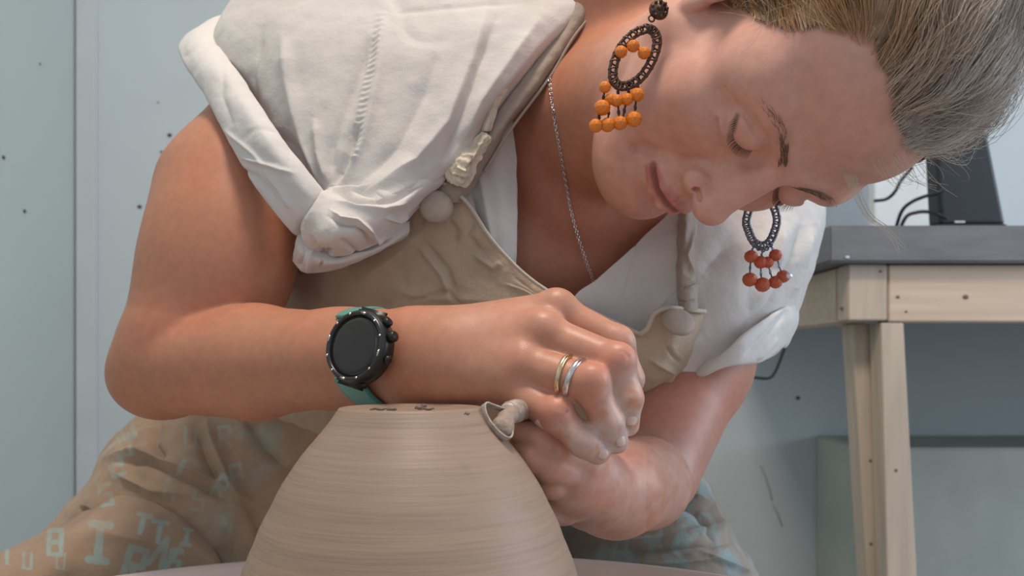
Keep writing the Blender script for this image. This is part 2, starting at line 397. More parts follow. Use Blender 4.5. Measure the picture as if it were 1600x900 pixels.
# lips
for s in (-1, 1):
    head += [hc((s * 3.5, -92, -64), (s * 14, -89, -66), 3.8, 3.4, 4), hc((s * 14, -89, -66), (s * 25, -83, -69), 3.4, 1.8, 4),
             hc((0, -91, -74.5), (s * 12, -88.5, -74), 5.0, 4.2, 4), hc((s * 12, -88.5, -74), (s * 24, -83, -70.5), 4.2, 1.8, 4)]
head += [hc((0, -93, -56), (0, -95.5, -60), 1.5, 1.6, 4, True)]                                      # philtrum
head += [he((0, -91, -84), (13, 4, 4), 7, True)]                                                    # chin fold
for s in (-1, 1):
    m = [(0, -97, -69.2), (s * 10, -95, -69.8), (s * 19, -90, -69.3), (s * 27, -83.5, -68)]
    head += [hc(m[i], m[i + 1], 2.3, 2.1, 2.0, True) for i in range(3)]
    # lash line (lids lowered, looking down) and crease above the lid
    l = [(s * 17, -81.5, -3), (s * 24, -86, -8), (s * 31, -87.2, -9.5), (s * 39, -84, -8), (s * 46.5, -75.5, -2)]
    head += [hc(l[i], l[i + 1], 1.5, 1.5, 1.5, True) for i in range(4)]
    l = [(s * 17, -83, 5), (s * 25, -86, 8.5), (s * 33, -85.5, 9), (s * 41, -80, 6.5), (s * 49, -70.5, 0)]
    head += [hc(l[i], l[i + 1], 1.3, 1.3, 2.5, True) for i in range(4)]
    l = [(s * 18, -82, -13), (s * 26, -83.5, -19.5), (s * 36, -81.5, -20), (s * 45, -74, -15)]
    head += [hc(l[i], l[i + 1], .8, .8, 4, True) for i in range(3)]
    for a, b in (((s * 50, -71, -3), (s * 58, -62, -5)), ((s * 50, -70, -6), (s * 57, -62, -11)), ((s * 50, -69.5, 1), (s * 58, -61, 3))):
        head += [hc(a, b, .5, .3, 2, True)]
    # ear
    head += [he((s * 72, 10, -4), (5, 17, 29), 4, rot=Ry(s * .18)), he((s * 77, 8, 0), (4, 10, 17), 3, True), he((s * 70.5, 1, -31), (5, 8, 10), 4), he((s * 74, 0, -6), (3, 5, 7), 3)]

NK0 = H(0, 20, -70); NK1 = np.array([.015, .79, CZ + .125 + (HY - 450) / FPX * .79])
SR = P(482, 112, .80); SL = P(1150, 400, .815)
MID = (SR + SL) / 2 + np.array([0, .02, 0])
torso = [cone(H(0, 8, -40), NK1, .056, .064, .022), cone(SR, MID, .050, .066, .04), cone(MID, SL, .066, .046, .04),
         cone(MID + np.array([-.01, .035, -.03]), P(690, 800, 1.02), .125, .15, .05),
         cone(P(1050, -30, .69), P(800, 70, .775), .052, .060, .03), ell(P(900, 400, .805), (.10, .09, .09), .03), ell(P(760, 420, .80), (.10, .085, .09), .03)]
# sternomastoid cords and collar bones
torso += [cone(H(-50, 22, -42), P(905, 300, .725), .012, .010, .04), cone(P(890, 335, .722), P(760, 190, .725), .010, .011, .03),
          cone(P(930, 345, .725), P(1060, 360, .735), .010, .010, .03)]
# ---- right arm (left in the picture)
E_R = P(275, 568, .70); W_R = P(632, 560, .570)
uax = E_R - SR
armR = [cone(SR, P(372, 310, .735), .048, .062, .03), cone(P(372, 310, .735), P(300, 520, .705), .062, .052, .02), ell(P(345, 400, .70), (.058, .05, .07), .02),
        ell(P(262, 575, .705), (.042, .042, .040), .02), ell(P(238, 590, .712), (.030, .03, .026), .02),
        group([cone(P(285, 566, .695), P(400, 566, .655), .041, .0415, .010), cone(P(400, 566, .655), P(520, 561, .605), .0415, .0325, .010), cone(P(520, 561, .605), W_R, .0325, .027, .010)], .0035), cone(P(560, 560, .595), P(700, 560, .553), .027, .024, .02, flat=(0, -1, 0), ff=.85)]
def finger(pts, rs, k=.005, k0=.0035):
    return [group(chain([P(*p) for p in pts], [r / 1000 for r in rs], k), k0)]
handR = [cone(P(650, 532, .568), P(866, 484, .549), .0175, .0115, .014), cone(P(655, 545, .562), P(843, 522, .533), .0185, .0130, .014),
         cone(P(655, 572, .562), P(815, 568, .526), .0190, .0130, .014), cone(P(660, 590, .565), P(793, 600, .530), .0175, .0120, .014),
         cone(P(690, 560, .575), P(820, 560, .560), .024, .018, .015)]
handR += finger([(866, 484, .549), (965, 535, .541), (984, 592, .548), (972, 645, .556)], [11.2, 9.8, 8.3, 7.2])
handR += finger([(846, 520, .533), (962, 566, .514), (982, 622, .512), (981, 664, .520)], [12.0, 10.8, 8.0, 6.8])
handR += finger([(820, 568, .526), (922, 600, .507), (950, 660, .508), (963, 690, .513)], [11.8, 10.8, 8.4, 7.2])
handR += finger([(795, 602, .530), (868, 648, .511), (912, 690, .508), (934, 707, .510)], [11.2, 9.6, 8.6, 7.2])
# knuckle pads
handR += [ell(P(872, 474, .5435), (.0095, .008, .008), .008), ell(P(968, 560, .508), (.008, .006, .0075), .006), ell(P(925, 592, .500), (.0078, .006, .0075), .006),
          ell(P(872, 640, .506), (.0072, .006, .0065), .006), ell(P(850, 510, .527), (.009, .008, .008), .009)]
# extensor tendons faintly raised on the back of the hand
handR += [cone(P(700, 540, .553), P(846, 512, .528), .004, .0035, .010), cone(P(700, 552, .550), P(815, 562, .521), .004, .0035, .010), cone(P(705, 528, .557), P(866, 480, .544), .004, .0035, .010)]
# skin folds on the PIP joints and finger tips' nail beds
for c, dx, dy in (((929, 598, .4975)), 4, 9), ((972, 563, .504), 5, 9), ((876, 648, .502), 5, 8):
    for t in (-5, 0, 5):
        handR += [cone(P(c[0] + t * .9 - dx, c[1] + t * .6 + dy, c[2] - .001), P(c[0] + t * .9 + dx, c[1] + t * .6 - dy, c[2] - .001), .0004, .0004, .0016, True)]
# thumb tucked behind the palm, closing on the tool handle
handR += finger([(665, 560, .580), (740, 585, .590), (815, 612, .580), (868, 635, .566)], [15, 12.5, 11, 8.5], k0=.02)
for c, ax in (((986, 650, .5135), (3, 22)), ((971, 688, .5065), (7, 22)), ((940, 700, .5035), (14, 12))):   # nails
    pass
# ---- left arm (right in the picture)
E_L = P(1030, 752, .67); W_L = P(925, 768, .578)
armL = [cone(SL, P(1082, 570, .745), .046, .046, .03), cone(P(1082, 570, .745), P(1022, 730, .685), .046, .036, .02), ell(P(1020, 750, .675), (.026, .03, .024), .015),
        group([cone(P(1006, 755, .645), P(960, 765, .600), .0345, .031, .006), cone(P(960, 765, .600), W_L, .031, .026, .012)], .0025)]
handL = [group([cone(P(935, 765, .575), P(900, 750, .548), .024, .019, .014), cone(P(925, 750, .568), P(912, 718, .545), .020, .013, .014), ell(P(888, 768, .552), (.017, .016, .014), .010)], .004)]
handL += finger([(912, 712, .545), (868, 682, .540), (835, 655, .536), (812, 642, .533)], [11, 9.6, 8.6, 7.4], k0=.0018)
handL += finger([(905, 725, .540), (872, 700, .528), (838, 684, .522), (815, 676, .522)], [11, 9.6, 8.6, 7.4], k0=.0018)
handL += finger([(896, 742, .538), (860, 728, .527), (828, 712, .522), (812, 700, .528)], [11, 9.8, 8.8, 7.6], k0=.0018)
handL += finger([(892, 758, .545), (862, 755, .535), (845, 746, .538), (832, 738, .540)], [10.5, 9.0, 8.0, 7.0], k0=.0018)
handL += finger([(915, 765, .560), (880, 790, .555), (855, 795, .550), (835, 785, .548)], [14, 11.5, 9.5, 8.5])
# legs under the trousers (they rest on the stool behind the wheel)
HIP = P(650, 800, 1.04)
legs = [cone(P(480, 800, 1.06), P(60, 960, .90), .09, .065, .03), cone(P(850, 800, 1.08), P(1040, 930, .93), .085, .055, .03), ell(P(665, 790, 1.06), (.19, .12, .11), .04)]
BODY = torso + legs + armR + armL + handR + handL + head
VOX = float(globals().get('VOX_OVERRIDE', 0.00125))
def hide_cut(p, d): return d
V, Q = extract(BODY, (-.40, .44, .40), (.34, 1.18, 1.16), VOX)
# --- skin tint: tanned arms, paler face, lips, brows, clay residue on the fingers, cool light painted on her left arm
loc = (V - HO) @ HR * 1000
def gauss(c, r, X=loc): return np.exp(-(((X - np.array(c)) / np.array(r, float)) ** 2).sum(1))
def seg_d(X, a, b):
    a = np.array(a, float); b = np.array(b, float); q = X - a; h = np.clip(q @ (b - a) / ((b - a) @ (b - a)), 0, 1); return np.linalg.norm(q - h[:, None] * (b - a), axis=1)
C = np.tile(np.array([.50, .222, .132]), (len(V), 1))
def mixc(m, col): 
    global C
    m = np.clip(m, 0, 1)[:, None]; C = C * (1 - m) + np.array(col) * m
near_head = np.clip((150 - np.linalg.norm(loc - np.array([0, -10, 0]), axis=1)) / 40, 0, 1)
mixc(near_head, (.70, .375, .295))
for s in (-1, 1):
    mixc(.45 * gauss((s * 42, -62, -34), (20, 26, 18)), (.60, .23, .17))
    mixc(.35 * gauss((s * 30, -84, -14), (18, 14, 6)), (.48, .22, .18))
mixc(.35 * gauss((0, -97, -40), (14, 14, 14)), (.62, .25, .18))
mixc(.30 * gauss((0, -70, 55), (45, 30, 25)), (.55, .26, .20))
lip = np.full(len(V), 1e3)
for s in (-1, 1):
    for a, b in (((s * 3.5, -92, -65), (s * 14, -89, -67)), ((s * 14, -89, -67), (s * 25, -84, -69)), ((0, -91, -74), (s * 12, -89, -73.5)), ((s * 12, -89, -73.5), (s * 24, -84, -70.5))):
        lip = np.minimum(lip, seg_d(loc, a, b))
mixc(.8 * np.clip((6.0 - lip) / 2.2, 0, 1), (.52, .16, .135))
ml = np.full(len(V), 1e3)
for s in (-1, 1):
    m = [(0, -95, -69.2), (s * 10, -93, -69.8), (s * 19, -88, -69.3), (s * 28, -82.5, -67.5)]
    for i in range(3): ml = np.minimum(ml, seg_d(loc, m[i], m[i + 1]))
mixc(.75 * np.clip((3.0 - ml) / 1.6, 0, 1), (.20, .055, .045))  # dark red along the groove between the lips
for s in (-1, 1):
    bd = np.minimum(seg_d(loc, (s * 13, -90, 15), (s * 30, -84, 22)), seg_d(loc, (s * 30, -84, 22), (s * 50, -68, 19)))
    mixc(.22 * np.clip((7 - bd) / 4, 0, 1) * (np.abs(loc[:, 2] - 19) < 9), (.30, .18, .13))
    ld = np.full(len(V), 1e3); l = [(s * 17, -81.5, -3), (s * 24, -86, -8), (s * 31, -87.2, -9.5), (s * 39, -84, -8), (s * 46.5, -75.5, -2)]
    for i in range(4): ld = np.minimum(ld, seg_d(loc, l[i], l[i + 1]))
    mixc(.75 * np.clip((3.0 - ld) / 1.6, 0, 1), (.13, .07, .055))
# scalp tint under the hair
HL_T = [0, .25, .46, .64, .76, .83, .87, .98, 1.23, 1.33, 1.42, 1.85, 1.95, 3.2]; HL_Z = [75, 76, 77, 73, 64, 53, 36, 19, -2, -14, 22, 22, -40, -55]
def hairline(l):
    th = np.arctan2(np.abs(l[..., 0]), -(l[..., 1] - 12)); return l[..., 2] - np.interp(th, HL_T, HL_Z)
hlz = hairline(loc) + 5 * vnoise(loc / 6); mixc(.8 * np.clip(hlz / 8, 0, 1) * near_head, (.26, .17, .11))
px_, py_ = pix(V)
def near(p, r): return np.clip(1 - np.linalg.norm(V - P(*p), axis=1) / r, 0, 1)
hand = np.clip((px_ - 640) / 120, 0, 1) * (V[:, 1] < .60) * (py_ > 440) * (px_ < 1010); mixc(.55 * hand, (.60, .32, .235))
for p in ((966, 570, .505), (925, 597, .50), (868, 645, .505)): mixc(.8 * near(p, .02), (.62, .25, .18))
res_ = fbm(V * 160, 3)
for p in ((982, 650, .52), (963, 688, .512), (934, 706, .508), (950, 650, .507), (982, 615, .510), (905, 690, .508), (985, 560, .54), (985, 620, .55)):
    mixc(1.1 * near(p, .024) * np.clip(.55 + res_, 0, 1), (.56, .43, .38))
la_ = np.clip(1 - np.minimum(seg_d(V, SL, P(1082, 570, .745)), seg_d(V, P(1082, 570, .745), P(1022, 745, .68))) / .09, 0, 1) * 2; mixc(.7 * la_ * (py_ > 560) * (px_ > 930), (.50, .255, .195))  # cooler light on her left arm painted into its skin colour, slightly pinker
lf = (px_ > 790) * (py_ > 630) * (V[:, 1] > .505) * (V[:, 1] < .72) * (px_ > 800) * (py_ > 690 - (px_ - 960).clip(0) * .0)
lh = np.clip(1 - np.minimum(np.linalg.norm(V - P(905, 735, .55), axis=1), seg_d(V, P(900, 760, .56), P(1000, 760, .64))) / .055, 0, 1)
lh = lh * (seg_d(V, P(868, 648, .511), P(912, 690, .508)) > .012) * (seg_d(V, P(922, 600, .507), P(963, 690, .513)) > .013)
mixc(1.4 * lh * np.clip(.6 + res_ * .6, 0, 1) * (py_ > 640), (.56, .38, .33))
mixc(np.clip(.35 * fbm(V * 28, 2), 0, 1), (.60, .20, .13))
chestm = np.clip(1 - np.linalg.norm(V - P(880, 330, .70), axis=1) / .14, 0, 1) * (1 - near_head); mixc(.6 * chestm, (.52, .19, .12))
M_skin, nt, b = newmat('skin')
L = nt.links.new
at = N(nt, 'ShaderNodeAttribute', attribute_name='tint'); tc = N(nt, 'ShaderNodeTexCoord')
nz = N(nt, 'ShaderNodeTexNoise'); nz.inputs['Scale'].default_value = 140; nz.inputs['Detail'].default_value = 6; L(tc.outputs['Object'], nz.inputs['Vector'])
mr = N(nt, 'ShaderNodeMapRange'); mr.inputs[1].default_value = .3; mr.inputs[2].default_value = .7; mr.inputs[3].default_value = .92; mr.inputs[4].default_value = 1.05; L(nz.outputs[0], mr.inputs[0])
mx = N(nt, 'ShaderNodeMix', data_type='RGBA', blend_type='MULTIPLY'); mx.inputs[0].default_value = 1; L(at.outputs['Color'], mx.inputs[6]); L(mr.outputs[0], mx.inputs[7]); L(mx.outputs[2], b.inputs['Base Color'])
b.inputs['Roughness'].default_value = .43; b.inputs['Specular IOR Level'].default_value = .45
b.inputs['Subsurface Weight'].default_value = .35; b.inputs['Subsurface Radius'].default_value = (1, .35, .2); b.inputs['Subsurface Scale'].default_value = .006
vo = N(nt, 'ShaderNodeTexNoise'); vo.inputs['Scale'].default_value = 900; vo.inputs['Detail'].default_value = 3; L(tc.outputs['Object'], vo.inputs['Vector'])
bp = N(nt, 'ShaderNodeBump'); bp.inputs['Strength'].default_value = .2; bp.inputs['Distance'].default_value = .0006; L(vo.outputs[0], bp.inputs['Height']); L(bp.outputs[0], b.inputs['Normal'])
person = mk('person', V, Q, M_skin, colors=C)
tag(person, 'woman in white shirt and beige apron bending over the clay pot with a tool', 'person')
BVH = BVHTree.FromPolygons([Vector(v) for v in V[::1]], Q.tolist()) if True else None
def hit(px, py, default=None):
    o = Vector((0, 0, CZ)); t = Vector(P(px, py, 1.0)) - o; r = BVH.ray_cast(o, t.normalized())
    return (r[0], r[1]) if r[0] is not None else (None, None)
def sd(px, py, default):
    r = hit(px, py)[0]; return r.y if r is not None else default

# ================================================================== CLOTHES (children of the person)
def cloth_mat(name, col, weave=900, rough=.85, wr=.5, col2=None, attr=None, blotch=7, var=.05, trans=0.0):
    m, nt, b = newmat(name); L = nt.links.new
    tc = N(nt, 'ShaderNodeTexCoord')
    n1 = N(nt, 'ShaderNodeTexNoise'); n1.inputs['Scale'].default_value = blotch; n1.inputs['Detail'].default_value = 5; L(tc.outputs['Object'], n1.inputs['Vector'])
    r1 = N(nt, 'ShaderNodeMapRange'); r1.inputs[1].default_value = .35; r1.inputs[2].default_value = .65; L(n1.outputs[0], r1.inputs[0])
    mx = N(nt, 'ShaderNodeMix', data_type='RGBA'); L(r1.outputs[0], mx.inputs[0])
    mx.inputs[6].default_value = (*(col2 or tuple(c * (1 - 2 * var) for c in col)), 1); mx.inputs[7].default_value = (*col, 1); out = mx.outputs[2]
    if attr:
        at = N(nt, 'ShaderNodeAttribute', attribute_name='tint'); m2 = N(nt, 'ShaderNodeMix', data_type='RGBA', blend_type='MULTIPLY'); m2.inputs[0].default_value = 1
        L(out, m2.inputs[6]); L(at.outputs['Color'], m2.inputs[7]); out = m2.outputs[2]
    L(out, b.inputs['Base Color']); b.inputs['Roughness'].default_value = rough; b.inputs['Specular IOR Level'].default_value = .2
    b.inputs['Sheen Weight'].default_value = .15
    n2 = N(nt, 'ShaderNodeTexNoise'); n2.inputs['Scale'].default_value = 70; n2.inputs['Detail'].default_value = 6; n2.inputs['Roughness'].default_value = .65; L(tc.outputs['Object'], n2.inputs['Vector'])
    n3 = N(nt, 'ShaderNodeTexNoise'); n3.inputs['Scale'].default_value = weave; n3.inputs['Detail'].default_value = 2; L(tc.outputs['Object'], n3.inputs['Vector'])
    ad = N(nt, 'ShaderNodeMath', operation='MULTIPLY_ADD'); L(n3.outputs[0], ad.inputs[0]); ad.inputs[1].default_value = .12; L(n2.outputs[0], ad.inputs[2])
    bp = N(nt, 'ShaderNodeBump'); bp.inputs['Strength'].default_value = wr; bp.inputs['Distance'].default_value = .003; L(ad.outputs[0], bp.inputs['Height']); L(bp.outputs[0], b.inputs['Normal'])
    return m
M_shirt = cloth_mat('white_linen', (.68, .645, .62), wr=.34, var=.02, col2=(.64, .60, .565))
M_shirt2 = cloth_mat('white_linen_cuff', (.70, .675, .655), wr=.3, var=.02)
M_bib = cloth_mat('beige_canvas', (.58, .455, .335), wr=.75, col2=(.47, .36, .265), blotch=12)
M_strap = cloth_mat('beige_canvas_strap', (.40, .325, .27), wr=.5, var=.06)
M_hem = cloth_mat('pale_stitched_hem', (.60, .53, .44), wr=.5, var=.05)
M_frill = cloth_mat('cream_lining', (.74, .65, .52), wr=.6, var=.08)
M_button = simple('covered_button', (.42, .34, .28), .6, var=.06, scale=200, bump=.2)

def foldfun(folds):
    """folds: (polyline in picture units, width, height in m); + is a ridge, - a valley"""
    def f(V):
        x, y = pix(V); h = np.zeros(len(V)); Q_ = np.stack([x, y], 1)
        for pl, wd, amp in folds:
            pl = np.array(pl, float); d = np.full(len(V), 1e9); tt = np.zeros(len(V)); n = len(pl) - 1
            for i in range(n):
                a, b = pl[i], pl[i + 1]; q = Q_ - a; t = np.clip(q @ (b - a) / ((b - a) @ (b - a)), 0, 1)
                di = np.linalg.norm(q - t[:, None] * (b - a), axis=1); m = di < d; d[m] = di[m]; tt[m] = ((i + t) / n)[m]
            taper = np.clip(np.minimum(tt, 1 - tt) * 5, 0.15, 1)
            h += amp * (.45 * np.exp(-(d / wd) ** 2) + .55 * np.exp(-(d / (wd * .55)) ** 1.3)) * taper
        return h
    return f
def patch(rows, nu=120, nv=120, folds=None, wrinkle=.0012, wscale=45, roll=0.0, thick=.0016):
    C = np.array([[P(*p) for p in r] for r in rows]); S = catmull(C, nv); S = np.swapaxes(catmull(np.swapaxes(S, 0, 1), nu), 0, 1)
    du = np.gradient(S, axis=1); dv = np.gradient(S, axis=0); n = np.cross(du, dv); n /= np.linalg.norm(n, axis=2)[..., None] + 1e-12
    if (n * (S - np.array([0, 0, CZ]))).sum(-1).mean() > 0: n = -n
    F_ = S.reshape(-1, 3); h = np.zeros(len(F_))
    if folds: h += foldfun(folds)(F_)
    if wrinkle: h += wrinkle * fbm(F_ * wscale, 3) - wrinkle * 1.2 * np.clip(1 - 6 * np.abs(vnoise(F_ * wscale * .55 + 40)), 0, 1) * np.clip(vnoise(F_ * wscale * .3 + 7) * 2, 0, 1)
    if roll:   # rounded edges
        u = np.linspace(0, 1, nu); v = np.linspace(0, 1, nv); e = np.minimum(np.minimum(u, 1 - u)[None, :] * nu, np.minimum(v, 1 - v)[:, None] * nv)
        h += -roll * np.exp(-e.reshape(-1) / 2)
    n_ = n.reshape(-1, 3); top = F_ + n_ * h[:, None]; bot = top - n_ * thick
    idx = np.arange(nu * nv).reshape(nv, nu); a = idx[:-1, :-1].ravel(); b = idx[:-1, 1:].ravel(); c = idx[1:, 1:].ravel(); d = idx[1:, :-1].ravel()
    q1 = np.stack([a, b, c, d], 1); q2 = q1[:, ::-1] + nu * nv
    ring = np.concatenate([idx[0, :], idx[1:, -1], idx[-1, -2::-1], idx[-2:0:-1, 0]]); r2 = np.roll(ring, -1)
    q3 = np.stack([ring, ring + nu * nv, r2 + nu * nv, r2], 1)
    return np.concatenate([top, bot]), np.concatenate([q1, q2, q3])
def merge(parts):
    V = []; Fc = []; n = 0
    for v, f in parts: V.append(v); Fc.append(f + n); n += len(v)
    return np.concatenate(V), np.concatenate(Fc)

# ---- shirt: main body on her right shoulder
shirtA = patch([
 [(470, -90, .86), (400, -60, .765), (500, -70, .715), (620, -80, .70), (760, -90, .70), (880, -90, .70), (990, -100, .71), (1060, -120, .74)],
 [(400, 40, .83), (336, 50, .755), (440, 50, .685), (560, 50, .665), (680, 50, .655), (800, 40, .66), (915, 0, .68), (960, -20, .70)],
 [(430, 140, .80), (375, 128, .725), (455, 145, .668), (560, 150, .650), (670, 150, .640), (770, 140, .645), (830, 95, .662), (862, 80, .685)],
 [(480, 235, .75), (430, 215, .690), (490, 240, .655), (560, 245, .640), (635, 245, .634), (700, 230, .640), (765, 180, .655), (790, 170, .675)],
 [(515, 290, .70), (478, 280, .665), (515, 290, .648), (560, 290, .635), (612, 285, .630), (662, 272, .635), (722, 240, .648), (740, 235, .665)],
 [(530, 350, .69), (505, 335, .660), (530, 338, .645), (565, 338, .634), (605, 330, .630), (640, 315, .634), (695, 275, .648), (708, 280, .662)]], 260, 260, folds=[
  ([(505, 300), (478, 230), (450, 130), (440, 40)], 13, .0045), ([(512, 298), (520, 230), (548, 150), (600, 20)], 10, -.004), ([(520, 292), (545, 240), (560, 190)], 9, -.006),
  ([(515, 290), (500, 240), (492, 180)], 8, .004), ([(530, 290), (570, 220), (590, 120), (600, 10)], 12, .004), ([(545, 300), (620, 230), (665, 140), (700, 30)], 16, -.0035),
  ([(560, 305), (650, 250), (700, 190), (740, 90), (765, 0)], 16, .005), ([(690, 262), (718, 190), (745, 110), (775, 30)], 10, -.006), ([(700, 255), (750, 160), (800, 90), (850, 20)], 14, .004),
  ([(600, 20), (700, 12), (820, 5)], 5, -.0012), ([(402, 190), (395, 120), (410, 30)], 10, -.003), ([(470, 320), (500, 335), (560, 330), (640, 290)], 12, .004),
  ([(612, 30), (598, 110), (582, 180), (560, 250)], 4, .0012), ([(580, 30), (572, 110), (560, 180), (545, 240)], 4, .0012)] +
  [([(x0 - 9, y0), (x0 + 9, y0 - 3)], 2.6, .0010) for x0, y0 in [(600 - t * .19 - 4, 24 + t) for t in range(0, 230, 9)]], wrinkle=.0014, wscale=30)
shirtB = patch([   # strip of shirt under and inside the strap (placket)
 [(790, 60, .705), (850, 40, .70), (880, 30, .70), (900, 10, .715)],
 [(720, 170, .69), (760, 165, .685), (790, 165, .685), (809, 160, .695)],
 [(690, 260, .685), (740, 255, .680), (780, 255, .680), (808, 255, .690)],
 [(690, 340, .685), (740, 340, .680), (780, 340, .680), (808, 340, .690)],
 [(730, 440, .695), (760, 440, .690), (785, 440, .690), (806, 440, .700)]], 60, 140, folds=[([(745, 250), (760, 330), (772, 400)], 8, .003), ([(735, 300), (750, 360)], 6, -.003)], wrinkle=.001)
shirtC = patch([   # her left front and sleeve
 [(1085, 215, .735), (1120, 215, .730), (1170, 215, .73), (1225, 220, .745), (1275, 250, .79), (1285, 260, .85)],
 [(1060, 312, .715), (1095, 312, .712), (1150, 315, .712), (1225, 318, .722), (1284, 330, .775), (1290, 330, .84)],
 [(1000, 376, .700), (1060, 378, .692), (1130, 380, .690), (1205, 385, .700), (1274, 392, .755), (1280, 390, .83)],
 [(935, 434, .692), (1010, 436, .688), (1100, 438, .684), (1180, 440, .692), (1254, 450, .745), (1262, 450, .82)],
 [(895, 468, .690), (985, 480, .690), (1080, 490, .684), (1160, 500, .690), (1228, 510, .735), (1240, 515, .80)],
 [(880, 540, .70), (970, 560, .70), (1050, 575, .688), (1125, 565, .688), (1190, 555, .725), (1205, 560, .79)],
 [(900, 640, .73), (950, 645, .72), (1000, 640, .700), (1060, 612, .693), (1112, 582, .715), (1130, 578, .78)]], 200, 200, folds=[
  ([(1255, 345), (1240, 400), (1205, 470), (1150, 530)], 9, -.005), ([(1225, 340), (1215, 420), (1170, 490)], 12, .004), ([(1270, 350), (1258, 420), (1235, 470)], 8, .004),
  ([(1000, 350), (985, 420), (975, 470)], 3, -.0012), ([(1095, 430), (1130, 390), (1200, 350)], 16, -.003), ([(1100, 520), (1060, 560), (1010, 620)], 12, .003), ([(1010, 500), (1060, 450), (1075, 400)], 10, .003)], wrinkle=.0012, wscale=26)
# upper back of the shirt: closes the garment behind the shoulders
shirtD = patch([
 [(470, -95, .86), (700, -170, .80), (900, -170, .80), (1050, -120, .80), (1190, 120, .84), (1285, 262, .86)],
 [(470, -90, .95), (700, -120, .92), (900, -60, .92), (1050, 20, .92), (1180, 180, .93), (1260, 290, .92)],
 [(470, 200, 1.0), (640, 200, 1.02), (860, 250, 1.03), (1010, 320, 1.03), (1130, 400, 1.0), (1220, 440, .96)],
 [(480, 560, 1.08), (620, 560, 1.10), (800, 560, 1.12), (930, 600, 1.10), (1020, 620, 1.06), (1080, 640, 1.00)]], 60, 60, wrinkle=.002)
# knot: the gathered shirt front, pleats pulled together
KF = [([(514, 298), (498, 325), (478, 360)], 7, .005), ([(516, 328), (535, 343), (560, 345), (580, 360), (588, 374), (606, 372)], 3.2, .0045), ([(512, 338), (534, 352), (556, 355), (572, 368), (580, 382)], 4, -.004),
  ([(520, 300), (560, 312), (610, 312), (660, 292)], 6, -.005), ([(520, 312), (560, 326), (600, 328), (640, 315)], 6, .004), ([(516, 296), (560, 298), (620, 290), (680, 268)], 5, .004), ([(545, 300), (585, 303), (600, 312)], 4, -.004),
  ([(500, 392), (508, 398), (520, 392)], 5, -.010), ([(482, 366), (492, 384), (508, 400)], 4, -.003), ([(530, 372), (548, 385), (560, 396)], 5, -.003), ([(600, 340), (622, 345), (640, 335)], 4, .003)]
knotA = patch([
 [(498, 298, .660), (530, 290, .646), (570, 292, .640), (620, 282, .638), (672, 262, .642), (712, 258, .656)],
 [(480, 325, .644), (512, 312, .630), (560, 312, .625), (612, 305, .627), (655, 295, .634), (692, 286, .652)],
 [(470, 352, .642), (505, 345, .619), (550, 342, .614), (596, 335, .619), (636, 322, .632), (666, 312, .655)],
 [(474, 378, .644), (506, 376, .621), (548, 372, .617), (588, 362, .624), (620, 350, .639), (646, 334, .658)],
 [(490, 400, .665), (512, 402, .648), (545, 397, .643), (580, 385, .645), (606, 373, .654), (628, 358, .670)]], 200, 160, folds=KF, wrinkle=.0008, wscale=60)
knotB = patch([
 [(470, 345, .662), (484, 372, .655), (520, 392, .652), (560, 386, .652), (600, 370, .656), (640, 345, .664)],
 [(461, 380, .660), (477, 400, .646), (515, 412, .645), (560, 402, .649), (600, 385, .656), (640, 362, .665)],
 [(456, 408, .672), (472, 426, .664), (512, 424, .662), (560, 408, .664), (598, 390, .667), (636, 372, .674)]], 140, 60, folds=[
  ([(476, 380), (470, 405), (464, 420)], 4, -.004), ([(490, 392), (484, 412), (480, 426)], 4, .004), ([(505, 402), (500, 422)], 3, -.003), ([(530, 405), (580, 392), (630, 368)], 4, .002)], wrinkle=.0008, wscale=60)
shirt = mk('shirt', *merge([shirtA, shirtB, shirtC, shirtD]), M_shirt, person)
tag(shirt, 'white linen shirt')
knot = mk('knot', *merge([knotA, knotB]), M_shirt, shirt)
cuff = patch([
 [(330, 30, .84), (276, 72, .768), (318, 152, .697), (364, 240, .662), (412, 315, .652), (455, 366, .655), (482, 372, .69)],
 [(345, 20, .84), (296, 62, .752), (340, 142, .682), (390, 225, .648), (435, 295, .640), (474, 344, .644), (498, 352, .68)],
 [(360, 20, .84), (316, 55, .752), (364, 135, .676), (412, 210, .640), (458, 276, .632), (494, 322, .638), (515, 332, .67)],
 [(380, 20, .85), (338, 50, .768), (388, 130, .686), (436, 203, .650), (480, 262, .640), (512, 302, .644), (530, 318, .67)]], 220, 60, folds=[
  ([(345, 200), (390, 235), (420, 262)], 4, .002), ([(372, 245), (420, 258), (460, 272)], 4, .003), ([(370, 262), (400, 275), (432, 312)], 5, -.003), ([(412, 262), (440, 300), (456, 330)], 5, .003),
  ([(350, 92), (345, 150), (365, 200)], 8, -.0015)], wrinkle=.001, wscale=40, roll=.002)
cuff2 = patch([
 [(1100, 556, .70), (1120, 556, .672), (1160, 525, .664), (1205, 495, .690), (1242, 474, .742), (1246, 476, .80)],
 [(1085, 572, .70), (1110, 570, .672), (1160, 545, .664), (1205, 525, .690), (1242, 505, .742), (1246, 506, .80)],
 [(1070, 588, .71), (1100, 584, .675), (1150, 573, .668), (1194, 566, .692), (1224, 545, .742), (1228, 546, .80)]], 120, 50, folds=[([(1160, 560), (1200, 520), (1235, 480)], 5, -.003), ([(1180, 565), (1215, 525)], 4, .003)], wrinkle=.001, roll=.002)
mk('cuff', *cuff, M_shirt2, shirt); mk('cuff', *cuff2, M_shirt2, shirt)

